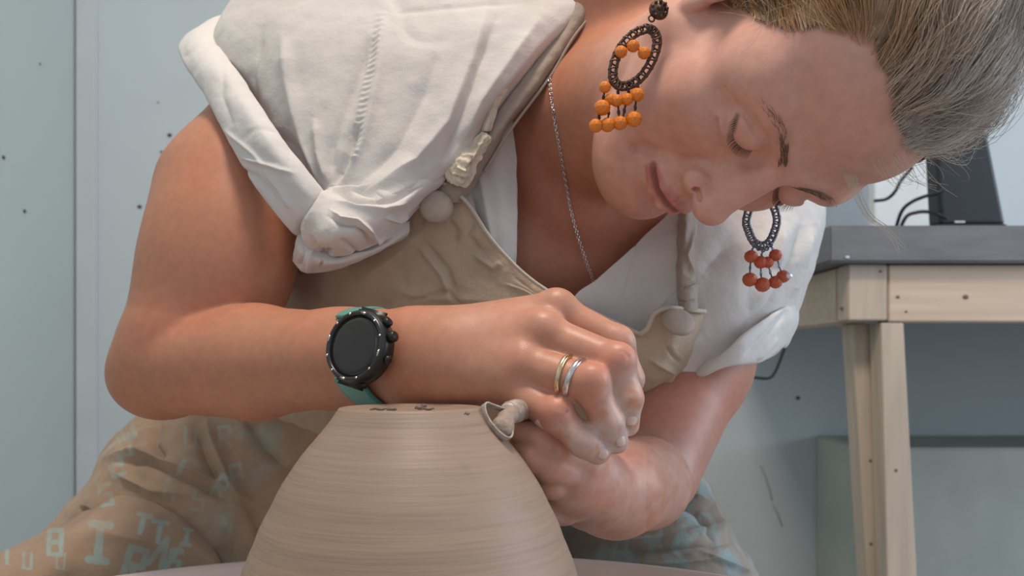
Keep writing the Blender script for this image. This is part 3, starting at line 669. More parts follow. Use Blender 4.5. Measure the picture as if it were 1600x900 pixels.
# ---- apron: bib, straps, buttons, frilled cream lining
bibA = patch([
 [(600, 330, .675), (640, 299, .668), (684, 284, .660), (728, 315, .664), (765, 370, .668), (808, 418, .674), (852, 452, .680), (900, 476, .682), (945, 496, .680), (1000, 522, .668), (1020, 490, .664), (1058, 481, .664), (1100, 487, .684)],
 [(480, 345, .75), (600, 348, .680), (665, 345, .666), (712, 368, .668), (755, 410, .670), (800, 450, .674), (850, 480, .678), (900, 502, .678), (945, 522, .678), (998, 545, .670), (1026, 525, .665), (1060, 515, .664), (1092, 520, .684)],
 [(425, 392, .80), (535, 415, .705), (610, 420, .682), (670, 435, .674), (735, 465, .672), (790, 495, .674), (845, 520, .678), (900, 540, .678), (950, 560, .678), (990, 575, .672), (1025, 570, .668), (1052, 562, .668), (1078, 562, .688)],
 [(400, 470, .84), (500, 490, .735), (590, 500, .70), (660, 510, .688), (730, 525, .682), (790, 545, .680), (845, 565, .682), (900, 580, .684), (950, 592, .684), (985, 605, .682), (1012, 608, .684), (1035, 602, .690), (1056, 600, .71)],
 [(410, 560, .84), (490, 560, .78), (570, 565, .74), (650, 575, .72), (720, 590, .71), (780, 605, .705), (840, 620, .705), (890, 632, .705), (930, 642, .705), (960, 650, .708), (980, 652, .712), (1000, 648, .722), (1020, 640, .745)],
 [(400, 640, .89), (480, 640, .83), (560, 645, .79), (640, 655, .77), (710, 670, .76), (770, 680, .755), (830, 690, .755), (880, 700, .755), (920, 705, .76), (950, 708, .765), (970, 708, .775), (985, 700, .79), (1000, 690, .81)],
 [(390, 760, .95), (470, 760, .90), (560, 760, .87), (640, 770, .86), (710, 780, .85), (770, 790, .85), (830, 790, .85), (870, 800, .85), (910, 800, .85), (930, 800, .86), (950, 800, .87), (965, 790, .88), (980, 780, .90)]], 300, 220, folds=[
  ([(650, 380), (690, 430), (705, 470)], 5, .0035), ([(660, 372), (700, 420), (715, 460)], 4, -.003), ([(735, 395), (770, 420), (785, 410)], 5, .003), ([(745, 345), (735, 370), (760, 400)], 5, -.003),
  ([(600, 450), (680, 465), (760, 470)], 10, .003), ([(640, 470), (700, 455), (725, 480)], 5, -.003), ([(560, 440), (620, 400), (660, 360)], 14, .004), ([(780, 440), (820, 455), (860, 480)], 6, .003),
  ([(800, 430), (845, 466), (900, 492)], 4, -.0015), ([(1010, 560), (1050, 580), (1030, 620)], 5, .003), ([(1040, 540), (1065, 570)], 4, -.003), ([(700, 340), (716, 360), (712, 385)], 4, -.003),
  ([(430, 520), (520, 500), (620, 470)], 14, -.004)], wrinkle=.0020, wscale=38)
apron = mk('apron', *bibA, M_bib, person); tag(apron, 'beige canvas apron bib')
def strip(name, pts, r, mat, parent, n=6, sm=80):
    C = np.array([P(*p) for p in pts]); return MB().tube(catmull(C, sm), r, n).build(name, mat, parent)
strip('hem', [(640, 299, .664), (684, 283, .656), (728, 315, .660), (765, 370, .664), (808, 418, .670), (852, 452, .676), (900, 476, .678), (945, 496, .676), (1000, 522, .664)], .0016, M_hem, apron)
strip('hem', [(1000, 522, .664), (1012, 512, .661), (1022, 491, .660), (1040, 483, .660), (1060, 482, .659), (1102, 487, .680)], .0018, M_hem, apron)
strp = patch([
 [(905, -60, .69), (935, -75, .682), (965, -75, .682), (1000, -60, .69)],
 [(865, 45, .682), (885, 38, .675), (905, 32, .675), (925, 28, .684)],
 [(800, 130, .672), (818, 130, .664), (838, 128, .664), (858, 120, .674)],
 [(752, 195, .664), (765, 200, .656), (780, 208, .656), (795, 200, .668)],
 [(712, 250, .660), (722, 262, .652), (738, 275, .652), (757, 268, .664)],
 [(680, 290, .660), (690, 302, .656), (705, 315, .656), (720, 318, .664)]], 40, 200, wrinkle=.0009, wscale=60, folds=[([(770, 190), (800, 150), (860, 70)], 3, .0012)], thick=.002)
sto = mk('strap', *strp, M_strap, apron)
strip('strap_edge', [(935, 10, .680), (895, 60, .674), (858, 122, .670), (800, 200, .664), (757, 268, .660)], .0012, M_strap, sto)
fr = patch([
 [(752, 205, .650), (762, 205, .648), (768, 212, .651)],
 [(738, 222, .650), (752, 224, .643), (764, 232, .650)],
 [(718, 240, .648), (738, 246, .640), (752, 252, .648)],
 [(702, 255, .648), (726, 262, .638), (745, 270, .648)],
 [(694, 268, .648), (716, 276, .640), (738, 284, .648)],
 [(700, 284, .650), (712, 288, .646), (728, 293, .650)]], 60, 90, folds=[([(712, 262), (730, 268)], 3, .003), ([(735, 240), (745, 262)], 3, -.004), ([(705, 275), (730, 282)], 2.5, -.003), ([(722, 248), (740, 240)], 3, .003)], wrinkle=.003, wscale=110)
fr2 = patch([[(757, 130, .651), (775, 120, .650), (800, 112, .655)], [(764, 150, .648), (780, 145, .646), (795, 140, .652)], [(758, 180, .650), (766, 178, .647), (778, 172, .652)], [(752, 205, .652), (758, 205, .650), (766, 205, .653)]], 40, 60, wrinkle=.002, wscale=90)
mk('frill', *merge([fr, fr2]), M_frill, apron)
def button(c, n, R, parent, mat=M_button):
    b = MB(); b.lathe([(0, .0042), (R * .45, .0040), (R * .8, .0030), (R * .97, .0012), (R, -.0005), (R * .9, -.002), (0, -.002)], c, n, 40)
    o = recalc(b.build('button', mat, parent)); return o
button(P(682, 323, .652), (.08, -1, .12), .0125, apron)
button(P(1060, 503, .653), (.15, -.85, .62), .0125, apron)
strpL = patch([
 [(1062, 300, .706), (1072, 300, .698), (1084, 300, .700), (1094, 305, .708)],
 [(1058, 370, .692), (1068, 372, .682), (1078, 372, .684), (1088, 370, .692)],
 [(1056, 430, .682), (1064, 432, .672), (1078, 430, .674), (1086, 428, .682)],
 [(1056, 460, .676), (1066, 462, .662), (1082, 460, .664), (1092, 456, .676)],
 [(1060, 484, .672), (1070, 486, .660), (1082, 486, .662), (1090, 484, .672)]], 30, 120, folds=[([(1088, 350), (1072, 400), (1088, 440)], 3, .003), ([(1060, 448), (1090, 440)], 3, -.004), ([(1060, 472), (1090, 470)], 3, -.003)], wrinkle=.0012, wscale=80, thick=.003)
mk('strap', *strpL, M_strap, apron)

# ---- printed trousers with pale teal block lettering
T1 = patch([   # her right hip and thigh, in shade
 [(300, 590, 1.10), (262, 600, .99), (330, 600, .94), (400, 610, .905), (480, 630, .87), (560, 650, .85), (700, 670, .84), (860, 680, .85)],
 [(240, 640, 1.08), (213, 655, .955), (275, 662, .895), (350, 672, .865), (440, 690, .845), (530, 705, .83), (700, 720, .82), (860, 730, .83)],
 [(190, 690, 1.06), (160, 705, .93), (228, 712, .865), (310, 725, .835), (400, 740, .82), (500, 750, .81), (700, 765, .80), (860, 775, .81)],
 [(160, 740, 1.04), (134, 762, .915), (200, 770, .845), (290, 780, .815), (390, 795, .805), (500, 800, .80), (700, 810, .80), (860, 820, .80)],
 [(120, 800, 1.02), (96, 800, .92), (180, 820, .835), (280, 835, .805), (380, 850, .80), (500, 850, .80), (700, 860, .80), (860, 865, .80)],
 [(60, 900, 1.0), (30, 880, .93), (160, 890, .84), (270, 900, .805), (380, 910, .80), (500, 920, .80), (700, 930, .80), (860, 930, .80)]], 420, 300, folds=[
  ([(163, 712), (215, 706), (290, 735), (360, 760), (400, 790)], 9, .008), ([(168, 722), (230, 722), (300, 752), (370, 790)], 8, -.007), ([(255, 655), (240, 690), (262, 725)], 9, -.009), ([(320, 650), (335, 700), (365, 760), (400, 810)], 13, .010),
  ([(300, 655), (318, 710), (345, 765)], 10, -.009), ([(380, 650), (410, 690), (450, 730)], 14, -.009), ([(180, 740), (240, 770), (300, 775)], 8, .006), ([(135, 790), (130, 810), (120, 826)], 8, -.012),
  ([(380, 780), (400, 830), (420, 880)], 12, -.006), ([(345, 800), (372, 850), (380, 900)], 10, .006), ([(200, 690), (230, 672), (280, 668)], 8, .004)], wrinkle=.003, wscale=26, thick=.002)
T2 = patch([   # lit top of her right thigh
 [(-160, 905, .93), (-60, 885, .92), (0, 862, .91), (90, 822, .895), (170, 778, .865), (215, 775, .845), (280, 800, .825), (330, 845, .815), (350, 880, .812)],
 [(-160, 910, .87), (-60, 895, .855), (10, 872, .84), (100, 838, .825), (175, 802, .81), (222, 800, .802), (282, 822, .795), (325, 862, .79), (345, 890, .79)],
 [(-160, 960, .83), (-60, 940, .815), (20, 915, .80), (105, 880, .79), (180, 855, .782), (230, 850, .780), (285, 860, .780), (325, 885, .782), (345, 905, .785)],
 [(-160, 1040, .83), (-60, 1030, .81), (30, 1010, .80), (110, 990, .79), (190, 970, .785), (240, 960, .785), (290, 955, .785), (330, 955, .787), (350, 950, .79)]], 420, 240, folds=[
  ([(180, 785), (240, 790), (300, 830)], 7, .003), ([(60, 850), (150, 830), (250, 850)], 16, .003)], wrinkle=.0015, wscale=18, thick=.002)
T3 = patch([   # her left thigh and hip
 [(840, 740, .93), (900, 740, .90), (980, 735, .88), (1050, 725, .865), (1090, 732, .875), (1105, 745, .95)],
 [(840, 800, .90), (905, 805, .865), (985, 800, .835), (1060, 785, .825), (1112, 785, .845), (1128, 795, .93)],
 [(840, 850, .88), (910, 852, .845), (990, 845, .815), (1070, 830, .805), (1132, 835, .83), (1152, 840, .92)],
 [(840, 890, .87), (910, 895, .835), (1000, 885, .805), (1090, 870, .795), (1156, 878, .82), (1180, 885, .92)],
 [(840, 960, .86), (910, 960, .83), (1000, 950, .80), (1100, 940, .79), (1180, 940, .82), (1205, 940, .92)]], 300, 240, folds=[
  ([(940, 850), (1040, 842), (1140, 815)], 8, .007), ([(960, 866), (1060, 858), (1150, 846)], 7, -.006), ([(1060, 760), (1110, 790), (1130, 840)], 8, .006), ([(1040, 775), (1090, 800), (1120, 850)], 7, -.006),
  ([(900, 830), (980, 815), (1050, 785)], 9, .005), ([(1090, 860), (1140, 880), (1180, 900)], 6, .005), ([(980, 880), (1060, 880), (1130, 870)], 6, .004), ([(1090, 745), (1080, 775), (1050, 800)], 6, -.004)], wrinkle=.0025, wscale=30, thick=.002)
tv, tf = merge([T1, T2, T3])
# the print: pale teal capitals on tan, drawn as strokes in the cloth
GL = {'B': [((0, 0), (0, 4)), ((0, 4), (2, 4)), ((0, 2), (2, 2)), ((0, 0), (2, 0)), ((2, 0), (2, 2)), ((2, 2), (2, 4))], 'I': [((1, 0), (1, 4)), ((0, 4), (2, 4)), ((0, 0), (2, 0))],
      'T': [((1, 0), (1, 4)), ((-.4, 4), (2.4, 4))], 'N': [((0, 0), (0, 4)), ((0, 4), (2, 0)), ((2, 0), (2, 4))], 'U': [((0, 4), (0, 0)), ((0, 0), (2, 0)), ((2, 0), (2, 4))], 'R': [((0, 0), (0, 4)), ((0, 4), (2, 4)), ((2, 4), (2, 2)), ((2, 2), (0, 2)), ((.6, 2), (2, 0))],
      'O': [((0, 1), (0, 3)), ((0, 3), (1, 4)), ((1, 4), (2, 3)), ((2, 3), (2, 1)), ((2, 1), (1, 0)), ((1, 0), (0, 1))], 'u': [((0, 2), (0, 0)), ((0, 0), (.8, 0)), ((.8, 0), (.8, 2))], 'S': [((2, 4), (0, 4)), ((0, 4), (0, 2)), ((0, 2), (2, 2)), ((2, 2), (2, 0)), ((2, 0), (0, 0))]}
tx, ty = pix(tv); m_t = np.zeros(len(tv)); TQ = np.stack([tx, ty], 1)
# glyph placements (where the print shows in the photograph): char, x, y of lower left, scale px, rotation deg, stroke px
place = [('B', 76, 866, 9.5, -2, 5), ('I', 138, 874, 14, -6, 8), ('R', 190, 905, 13, -16, 7), ('N', 232, 880, 12, -38, 6), ('S', 262, 890, 8, -12, 5), ('T', 238, 846, 8, -10, 5), ('U', 36, 888, 6, -4, 2.5), ('U', 88, 888, 6, -4, 2.5), ('T', 2, 880, 9, 0, 4),
         ('O', 195, 692, 9, 15, 5), ('B', 178, 745, 9, 20, 5), ('U', 190, 712, 8, 10, 4), ('N', 255, 775, 8, -15, 4), ('T', 270, 738, 8, -25, 5), ('S', 300, 795, 8, -10, 4), ('R', 330, 770, 8, -30, 4), ('I', 342, 850, 9, -20, 4), ('O', 400, 720, 8, -20, 4), ('U', 290, 700, 8, 0, 4),
         ('B', 365, 760, 8, 10, 4), ('N', 420, 700, 8, 20, 4), ('S', 160, 790, 8, 10, 4), ('T', 212, 830, 7, -15, 5), ('I', 284, 850, 6, -10, 4), ('R', 345, 700, 8, 5, 4),
         ('N', 1085, 782, 10, 20, 5), ('R', 1055, 850, 10, -30, 6), ('S', 1010, 840, 9, -15, 5), ('B', 960, 862, 8, -10, 4), ('O', 1105, 838, 9, 30, 5), ('T', 1000, 880, 9, -20, 5), ('I', 1120, 872, 9, 20, 5), ('U', 940, 835, 8, 5, 4), ('N', 1060, 895, 9, 40, 5), ('B', 1140, 895, 8, 30, 4), ('U', 1030, 815, 9, 20, 5), ('T', 1090, 830, 9, 50, 5)]
wob = fbm(tv * 120, 2) * 2.2
for ch, x0, y0, s_, rt, st in place:
    c_, n_ = math.cos(math.radians(rt)), math.sin(math.radians(rt))
    for a, b in GL[ch]:
        A = np.array([x0 + s_ * (a[0] * c_ - a[1] * n_) * 1.0, y0 - s_ * (a[0] * n_ + a[1] * c_)]); B_ = np.array([x0 + s_ * (b[0] * c_ - b[1] * n_), y0 - s_ * (b[0] * n_ + b[1] * c_)])
        q = TQ - A; t = np.clip(q @ (B_ - A) / ((B_ - A) @ (B_ - A)), 0, 1); d = np.linalg.norm(q - t[:, None] * (B_ - A), axis=1)
        m_t = np.maximum(m_t, np.clip((st * .8 - d - wob * .4) / 1.6 + .4, 0, 1))
m_t *= np.clip(.85 + .4 * fbm(tv * 60, 2), .4, 1)
m_t[:len(T1[0])] *= np.clip(.5 + .9 * fbm(tv[:len(T1[0])] * 55 + 3, 2), .12, .8); m_t[:len(T1[0])] = np.maximum(m_t[:len(T1[0])], .45 * np.clip(fbm(tv[:len(T1[0])] * 26 + 9, 3) * 2.2 - .9, 0, 1))   # print worn faint over the hip
tan = np.array([.43, .30, .21]); teal = np.array([.38, .50, .47])
tcol = tan * (1 - m_t[:, None] * .85) + teal * m_t[:, None] * .85
isT3 = tx > 830
tcol[isT3] = tcol[isT3] * .6 + .4 * np.array([.36, .42, .42]); bl = np.clip(fbm(tv * 45, 3) * 1.5, 0, 1)[:, None] * .6; tcol = np.where(isT3[:, None], tcol * (1 - bl) + np.array([.36, .50, .54]) * bl, tcol)
tcol *= (1 - .22 * np.clip(fbm(tv * 14, 3) * 1.4, 0, 1))[:, None]
M_print = cloth_mat('printed_cotton', (1.0, .98, .96), wr=.5, attr=True, col2=(.86, .84, .82), blotch=20)
tr_ = mk('trousers', tv, tf, M_print, person, colors=tcol); tag(tr_, 'tan trousers printed with pale teal letters')

# ================================================================== HAIR, BROWS, LASHES
# brushed-back hair: a dense base under thousands of strands
hl = hairline(loc); rag = 3.5 * vnoise(loc / 4.5)
me_ = person.data; vn = np.empty(len(V) * 3, np.float32); me_.vertices.foreach_get('normal', vn); vn = vn.reshape(-1, 3)
onhead = (loc[:, 2] > -45) & (np.linalg.norm(loc - np.array([0, 10, 30]), axis=1) < 125) & (np.abs(loc[:, 0]) < 92)
sdv = np.clip((np.abs(loc[:, 0]) - 46) / 12, 0, 1) * np.clip((80 - loc[:, 2]) / 14, 0, 1); keep = (hl + rag - 9 * sdv > 1.5) & onhead
qk = keep[Q].all(1); used = np.unique(Q[qk]); mp_ = -np.ones(len(V), int); mp_[used] = np.arange(len(used))
sdm = np.clip((np.abs(loc[used, 0]) - 46) / 12, 0, 1) * np.clip((80 - loc[used, 2]) / 14, 0, 1)
off = np.clip((hl[used] + rag[used]) * .25, .2, 6) * (1 - .75 * sdm) + 1.2 * fbm(loc[used] * np.array([1, .25, 1]) / 5, 2) * np.clip(hl[used] / 12, 0, 1)
hv = V[used] + vn[used] * (off / 1000)[:, None]; hf = mp_[Q[qk]].astype(np.int32)
def hair_tint(l, rnd):
    """l: local mm; gold at the near temple, dark ash under the fringe, grey crown"""
    gold = np.array([.60, .335, .16]); grey = np.array([.52, .435, .37]); dark = np.array([.13, .085, .055]); pale = np.array([.86, .77, .64])
    g = np.clip((-l[:, 0] - 8) / 34, 0, 1) * np.clip((108 - l[:, 2]) / 40, 0, 1)
    c = grey * (1 - g[:, None]) + gold * g[:, None]
    dk = np.clip(1.15 - rnd * 2.2, 0, 1)[:, None]; c = c * (1 - dk) + dark * dk
    pl = np.clip((rnd - .72) * 3.6, 0, 1)[:, None]; c = c * (1 - pl) + (pale * .55 + c * .45) * pl
    return c
lh_ = (hv - HO) @ HR * 1000
hair = mk('hair', hv, hf, None, person, colors=hair_tint(lh_, np.full(len(hv), .25)) * .8)
M_hair, nt, b = newmat('hair_strands'); L = nt.links.new
at = N(nt, 'ShaderNodeAttribute', attribute_name='tint'); L(at.outputs['Color'], b.inputs['Base Color']); b.inputs['Roughness'].default_value = .42; b.inputs['Specular IOR Level'].default_value = .5; b.inputs['Anisotropic'].default_value = .5
hair.data.materials.append(M_hair); tag(hair, 'fair greying hair brushed back from the forehead')
def strands(paths, r0, r1, cols):
    """paths (n,m,3) -> three-sided tapering tubes"""
    n, m, _ = paths.shape; t = np.gradient(paths, axis=1); t /= np.linalg.norm(t, axis=2)[..., None] + 1e-12
    a = np.cross(t, np.array([.31, .52, .79])); a /= np.linalg.norm(a, axis=2)[..., None] + 1e-12; c = np.cross(t, a)
    r = (r0 + (r1 - r0) * np.linspace(0, 1, m) ** 2)[None, :, None]
    V = np.stack([paths + r * (math.cos(k * 2.0944) * a + math.sin(k * 2.0944) * c) for k in range(3)], 2)   # n,m,3,3
    idx = np.arange(n * m * 3).reshape(n, m, 3); q = []
    for k in range(3):
        k2 = (k + 1) % 3; q.append(np.stack([idx[:, :-1, k], idx[:, :-1, k2], idx[:, 1:, k2], idx[:, 1:, k]], -1).reshape(-1, 4))
    return V.reshape(-1, 3), np.concatenate(q), np.repeat(cols, m * 3, axis=0)
cand = np.where(onhead & (hl > -1.5) & (vn @ HR[:, 1] < .75))[0]; wgt = .25 + np.exp(-np.clip(hl[cand], 0, 99) / 9.0) + .9 * sdv[cand]; wgt /= wgt.sum()
def hair_roots(n): 
    r = loc[RNG.choice(cand, n, p=wgt)]; return r + RNG.normal(size=r.shape) * .5
def grow(r, m=20, length=150, lift=14, messy=1.0):
    n = len(r); p = r.copy(); path = [p.copy()]; step = (length * RNG.uniform(.55, 1.1, n) / m)[:, None]
    ph = RNG.normal(size=(n, 3)) * .10 * messy; clump = vnoise(r / 12.0)[:, None]; sg = np.sign(r[:, 0]); sg[sg == 0] = 1
    side = np.clip((np.abs(r[:, 0]) - 46) / 12, 0, 1)[:, None] * np.clip((76 - r[:, 2]) / 14, 0, 1)[:, None]
    T0 = np.array([0, 112, 60]); T1_ = np.stack([sg * 74, np.full(n, 62.), np.full(n, 2.)], 1); T = T0 * (1 - side) + T1_ * side
    lf = lift * (1 - .62 * side)
    for i in range(1, m):
        q = (p - np.array([0, 12, 38])) / np.array([74, 93, 77]); nrm = q / np.array([74, 93, 77]); nrm /= np.linalg.norm(nrm, axis=1)[:, None]
        tgt = T - p; tgt /= np.linalg.norm(tgt, axis=1)[:, None] + 1e-9; rad = np.linalg.norm(q, axis=1)[:, None]
        want = 1.035 + (lf / 80) * np.clip(i / (m * .22), 0, 1) * (1 + .5 * clump)
        d = tgt - nrm * (tgt * nrm).sum(1)[:, None]; d /= np.linalg.norm(d, axis=1)[:, None] + 1e-9
        d = d + nrm * np.clip((want - rad) * 7, -.8, 1.2) + ph + .42 * np.stack([vnoise(p / 15 + 3.1), vnoise(p / 15 + 9.7), vnoise(p / 15 + 21.)], 1)
        d /= np.linalg.norm(d, axis=1)[:, None]; p = p + d * step; path.append(p.copy())
    return np.stack(path, 1)
pa = grow(hair_roots(15000), 18, 140, 12); near_t = grow(hair_roots(3500), 18, 100, 18, 2.6)
pa = np.concatenate([pa, near_t]); roots = pa[:, 0].copy()
skull = [o for o in head if o.R > .024 and not o.sub]
W3 = HO + (pa / 1000) @ HR.T; dd = evalops(skull, W3); q_ = (pa - np.array([0, 12, 38])) / np.array([74, 93, 77]) ** 2; q_ /= np.linalg.norm(q_, axis=2)[..., None]
pa = pa + q_ * np.maximum(0, .0012 + .0022 * np.minimum(np.arange(18) / 5, 1)[None, :] - dd)[..., None] * 1000
rnd = np.clip(.52 + .48 * vnoise(roots / np.array([5, 9, 9.])) + .25 * vnoise(roots / 22 + 5) + RNG.normal(size=len(pa)) * .16, 0, 1); cols = hair_tint(roots, rnd)
sv, sq_, sc_ = strands(HO + (pa / 1000) @ HR.T, .00017, .00007, cols)
st = mk('strand', sv, sq_, M_hair, hair, colors=sc_); tag(st, 'fine loose strands', kind='stuff')
# flyaway frizz on the crown and fringe; a few long wisps falling past the brow
fp = grow(hair_roots(900), 12, 42, 26, 6.0)
V1 = strands(HO + (fp / 1000) @ HR.T, .00010, .00004, hair_tint(fp[:, 0], np.full(len(fp), .85)))
fv, fq, fc = V1
mk('flyaway', fv, fq, M_hair, hair, colors=fc)['kind'] = 'stuff'
def onto_skin(p, off=.0004):
    r = BVH.find_nearest(Vector(p)); return (np.array(r[0]) + np.array(r[1]) * off) if r[0] is not None else p
wis = []
for k in range(9):
    j = RNG.normal(size=2) * 4; a = P(1330 + k * 3 + j[0], 318 + j[1] * .6, .505); d_ = np.array([[0, 0], [22, 20], [48, 42], [66, 62], [78 + j[0] * 1.6, 80 + j[1]]])
    w0 = onto_skin(P(1312 + k * 3, 300 - k * 1.5, .515), .0003); wis.append(catmull(np.array([w0] + [P(1325 + k * 1.5 + x + j[0] * .3, 312 + y + j[1] * .4, .512) for x, y in d_[1:]]), 16))
for k in range(16):
    j = RNG.normal(size=2) * 9; x0 = 1372 + k * 5 + j[1]
    wis.append(catmull(np.array([onto_skin(P(x0 - 10, 258 - k * .5, .50), .0003), P(x0 + 10 + j[0] * .6, 280 + j[1] * .4, .485), P(x0 + 32 + j[0] * 1.6, 288 + j[1] * 1.4, .482)]), 16))
wv, wq, wc = strands(np.array(wis), .00016, .00007, np.tile(np.array([.62, .55, .44]), (len(wis), 1)))
mk('wisp', wv, wq, M_hair, hair, colors=wc)['kind'] = 'stuff'
# brows and lashes, laid on the skin
def brow(s):
    out = []
    for k in range(150):
        t = RNG.beta(1.0, 2.0); c = catmull(np.array([(s * 11, -90, 13), (s * 24, -87, 20), (s * 38, -80, 22), (s * 51, -68, 17)], float), 40)[int(t * 39)]
        c = c + np.array([0, 0, RNG.uniform(-3.2, 3.2) * (1 - .6 * t)]); L_ = RNG.uniform(4, 6.5) * (1 - .4 * t); d = np.array([s * (.8 + t * .2), .25 + .4 * t, .5 - t * .8]); d /= np.linalg.norm(d)
        out.append([onto_skin(H(*(c + d * L_ * q)), .0003 + .0006 * q) for q in (0, .33, .66, 1)])
    return np.array(out)
for s in (-1, 1):
    bpth = brow(s); v_, q_, c_ = strands(bpth, .00013, .00004, np.tile(np.array([.20, .12, .075]), (len(bpth), 1))); o = mk('eyebrow', v_, q_, M_hair, person, colors=c_); o['kind'] = 'stuff'
    l = catmull(np.array([(s * 18, -83, -4), (s * 24, -87, -8.5), (s * 31, -88.5, -10), (s * 39, -85, -8.5), (s * 46, -77, -3)], float), 60); out = []
    for k in range(60):
        c = onto_skin(H(*l[k]), .0002); d = HR @ np.array([s * (k / 60 - .4) * .9, -.55, -.75]); d /= np.linalg.norm(d); e = HR @ np.array([0, -1, .1]); L_ = .0042
        out.append([c, c + d * L_ * .4, c + d * L_ * .75 + e * .0006, c + d * L_ + e * .0018])
    v_, q_, c_ = strands(np.array(out), .00013, .00004, np.tile(np.array([.05, .03, .02]), (60, 1))); o = mk('eyelash', v_, q_, M_hair, person, colors=c_); o['kind'] = 'stuff'
# finger nails
M_nail = simple('nail', (.66, .47, .40), .3, var=.05, scale=80, spec=.5)
def nail(c, along, nrm, L_, W_):
    along = np.array(along, float); along /= np.linalg.norm(along); nrm = np.array(nrm, float); nrm -= along * (nrm @ along); nrm /= np.linalg.norm(nrm); sd_ = np.cross(along, nrm); V_ = []; n_, m_ = 9, 9
    for i in range(n_):
        for j in range(m_):
            u = i / (n_ - 1) * 2 - 1; v = j / (m_ - 1) * 2 - 1; wd = W_ * (1 - .25 * max(0, -u) ** 3 - .35 * max(0, u) ** 4)
            V_.append(c + along * u * L_ + sd_ * v * wd - nrm * (.5 * v * v * W_ + .12 * u * u * L_))
    Fq = [[i * m_ + j, i * m_ + j + 1, (i + 1) * m_ + j + 1, (i + 1) * m_ + j] for i in range(n_ - 1) for j in range(m_ - 1)]
    o = mk('fingernail', V_, Fq, M_nail, person); md = o.modifiers.new('s', 'SOLIDIFY'); md.thickness = .0005; md.offset = -1; return o
def nail_at(px, py, fx, fy, L_=.0048, W_=.0042):
    p, n = hit(px, py)
    if p is None: return
    a = P(px + fx, py + fy, p.y) - np.array(p); nail(np.array(p) + np.array(n) * .0004, a, np.array(n), L_, W_)
nail_at(988, 652, -1, 10); nail_at(973, 684, 2, 10); nail_at(940, 705, 9, 6, .0042, .004)
nail_at(846, 668, -10, -6, .005, .0042)

# ================================================================== WATCH, RINGS, NECKLACE, EARRINGS (worn things, each its own)
M_blk = simple('black_resin', (.012, .011, .011), .38, var=.1, scale=60)
M_glass = simple('dark_display', (.020, .018, .018), .12, var=.1, scale=20, spec=.6)
M_teal = simple('teal_silicone', (.12, .34, .29), .45, var=.05, scale=40)
M_steel = simple('steel_marker', (.75, .68, .55), .25, metal=1.0)
M_silver = simple('silver', (.72, .68, .66), .22, metal=1.0, var=.05)
M_gold = simple('pale_gold', (.80, .62, .40), .25, metal=1.0, var=.05)
wc_ = P(559, 542, .538); wn = np.array([-.50, -.83, .20]); wn /= np.linalg.norm(wn)
ad = P(640, 560, .568) - P(480, 565, .62); ad /= np.linalg.norm(ad)         # along the forearm
ad2 = ad - wn * (ad @ wn); ad2 /= np.linalg.norm(ad2); up_ = np.cross(ad2, wn); up_ = up_ if up_[2] > 0 else -up_
# the case is worn slightly turned round the wrist
ca, sa = math.cos(math.radians(14)), math.sin(math.radians(14)); upw = up_ * ca + ad2 * sa; adw = ad2 * ca - up_ * sa
watch = empty('wristwatch', tuple(wc_), 'round black wristwatch with blank dark dial and teal strap on the near wrist', 'watch')
def lathew(name, prof, mat, parent, n=64): return recalc(MB().lathe([(r, h) for r, h in prof], wc_, wn, n).build(name, mat, parent))
case = lathew('case', [(0, -.010), (.0195, -.010), (.0225, -.007), (.0232, -.001), (.0226, .002), (.0213, .0034), (.0198, .0036), (.0192, .0030), (0, .0030)], M_blk, watch)
bez = lathew('bezel', [(.0222, .0026), (.0216, .0042), (.0202, .0046), (.0192, .0038), (.0190, .0028)], simple('bezel_black', (.03, .028, .03), .3), watch)
lathew('display', [(0, .0036), (.0150, .0036), (.0193, .0033), (.0193, .0025), (0, .0025)], M_glass, watch)
for k in range(12):
    th = 2 * math.pi * k / 12; c = wc_ + wn * .0046 + .0206 * (math.cos(th) * upw + math.sin(th) * adw); big = k in (0, 3, 6, 9)
    M3 = np.stack([math.cos(th) * upw + math.sin(th) * adw, -math.sin(th) * upw + math.cos(th) * adw, wn], 1)
    MB().box(c, (.0014, .0042 if big else .0016, .0008), M3, .0003).build('hour_marker', M_steel if big else M_silver, watch)
for t, rr, ln in ((math.radians(38), .0030, .004), (math.radians(62), .0034, .005), (math.radians(95), .0026, .003)):
    dr = math.cos(t) * upw + math.sin(t) * adw; c = wc_ - wn * .002 + dr * .0225
    recalc(MB().lathe([(0, 0), (rr, 0), (rr, ln * .8), (rr * .8, ln), (0, ln)], c, dr, 18).build('crown', M_blk, watch))
for s in (1, -1):     # end links shaped to the case
    M3 = np.stack([adw, upw, wn], 1); MB().box(wc_ + upw * s * .0205 - wn * .0045, (.0235, .0085, .0065), M3, .002).build('end_link', M_blk, watch)
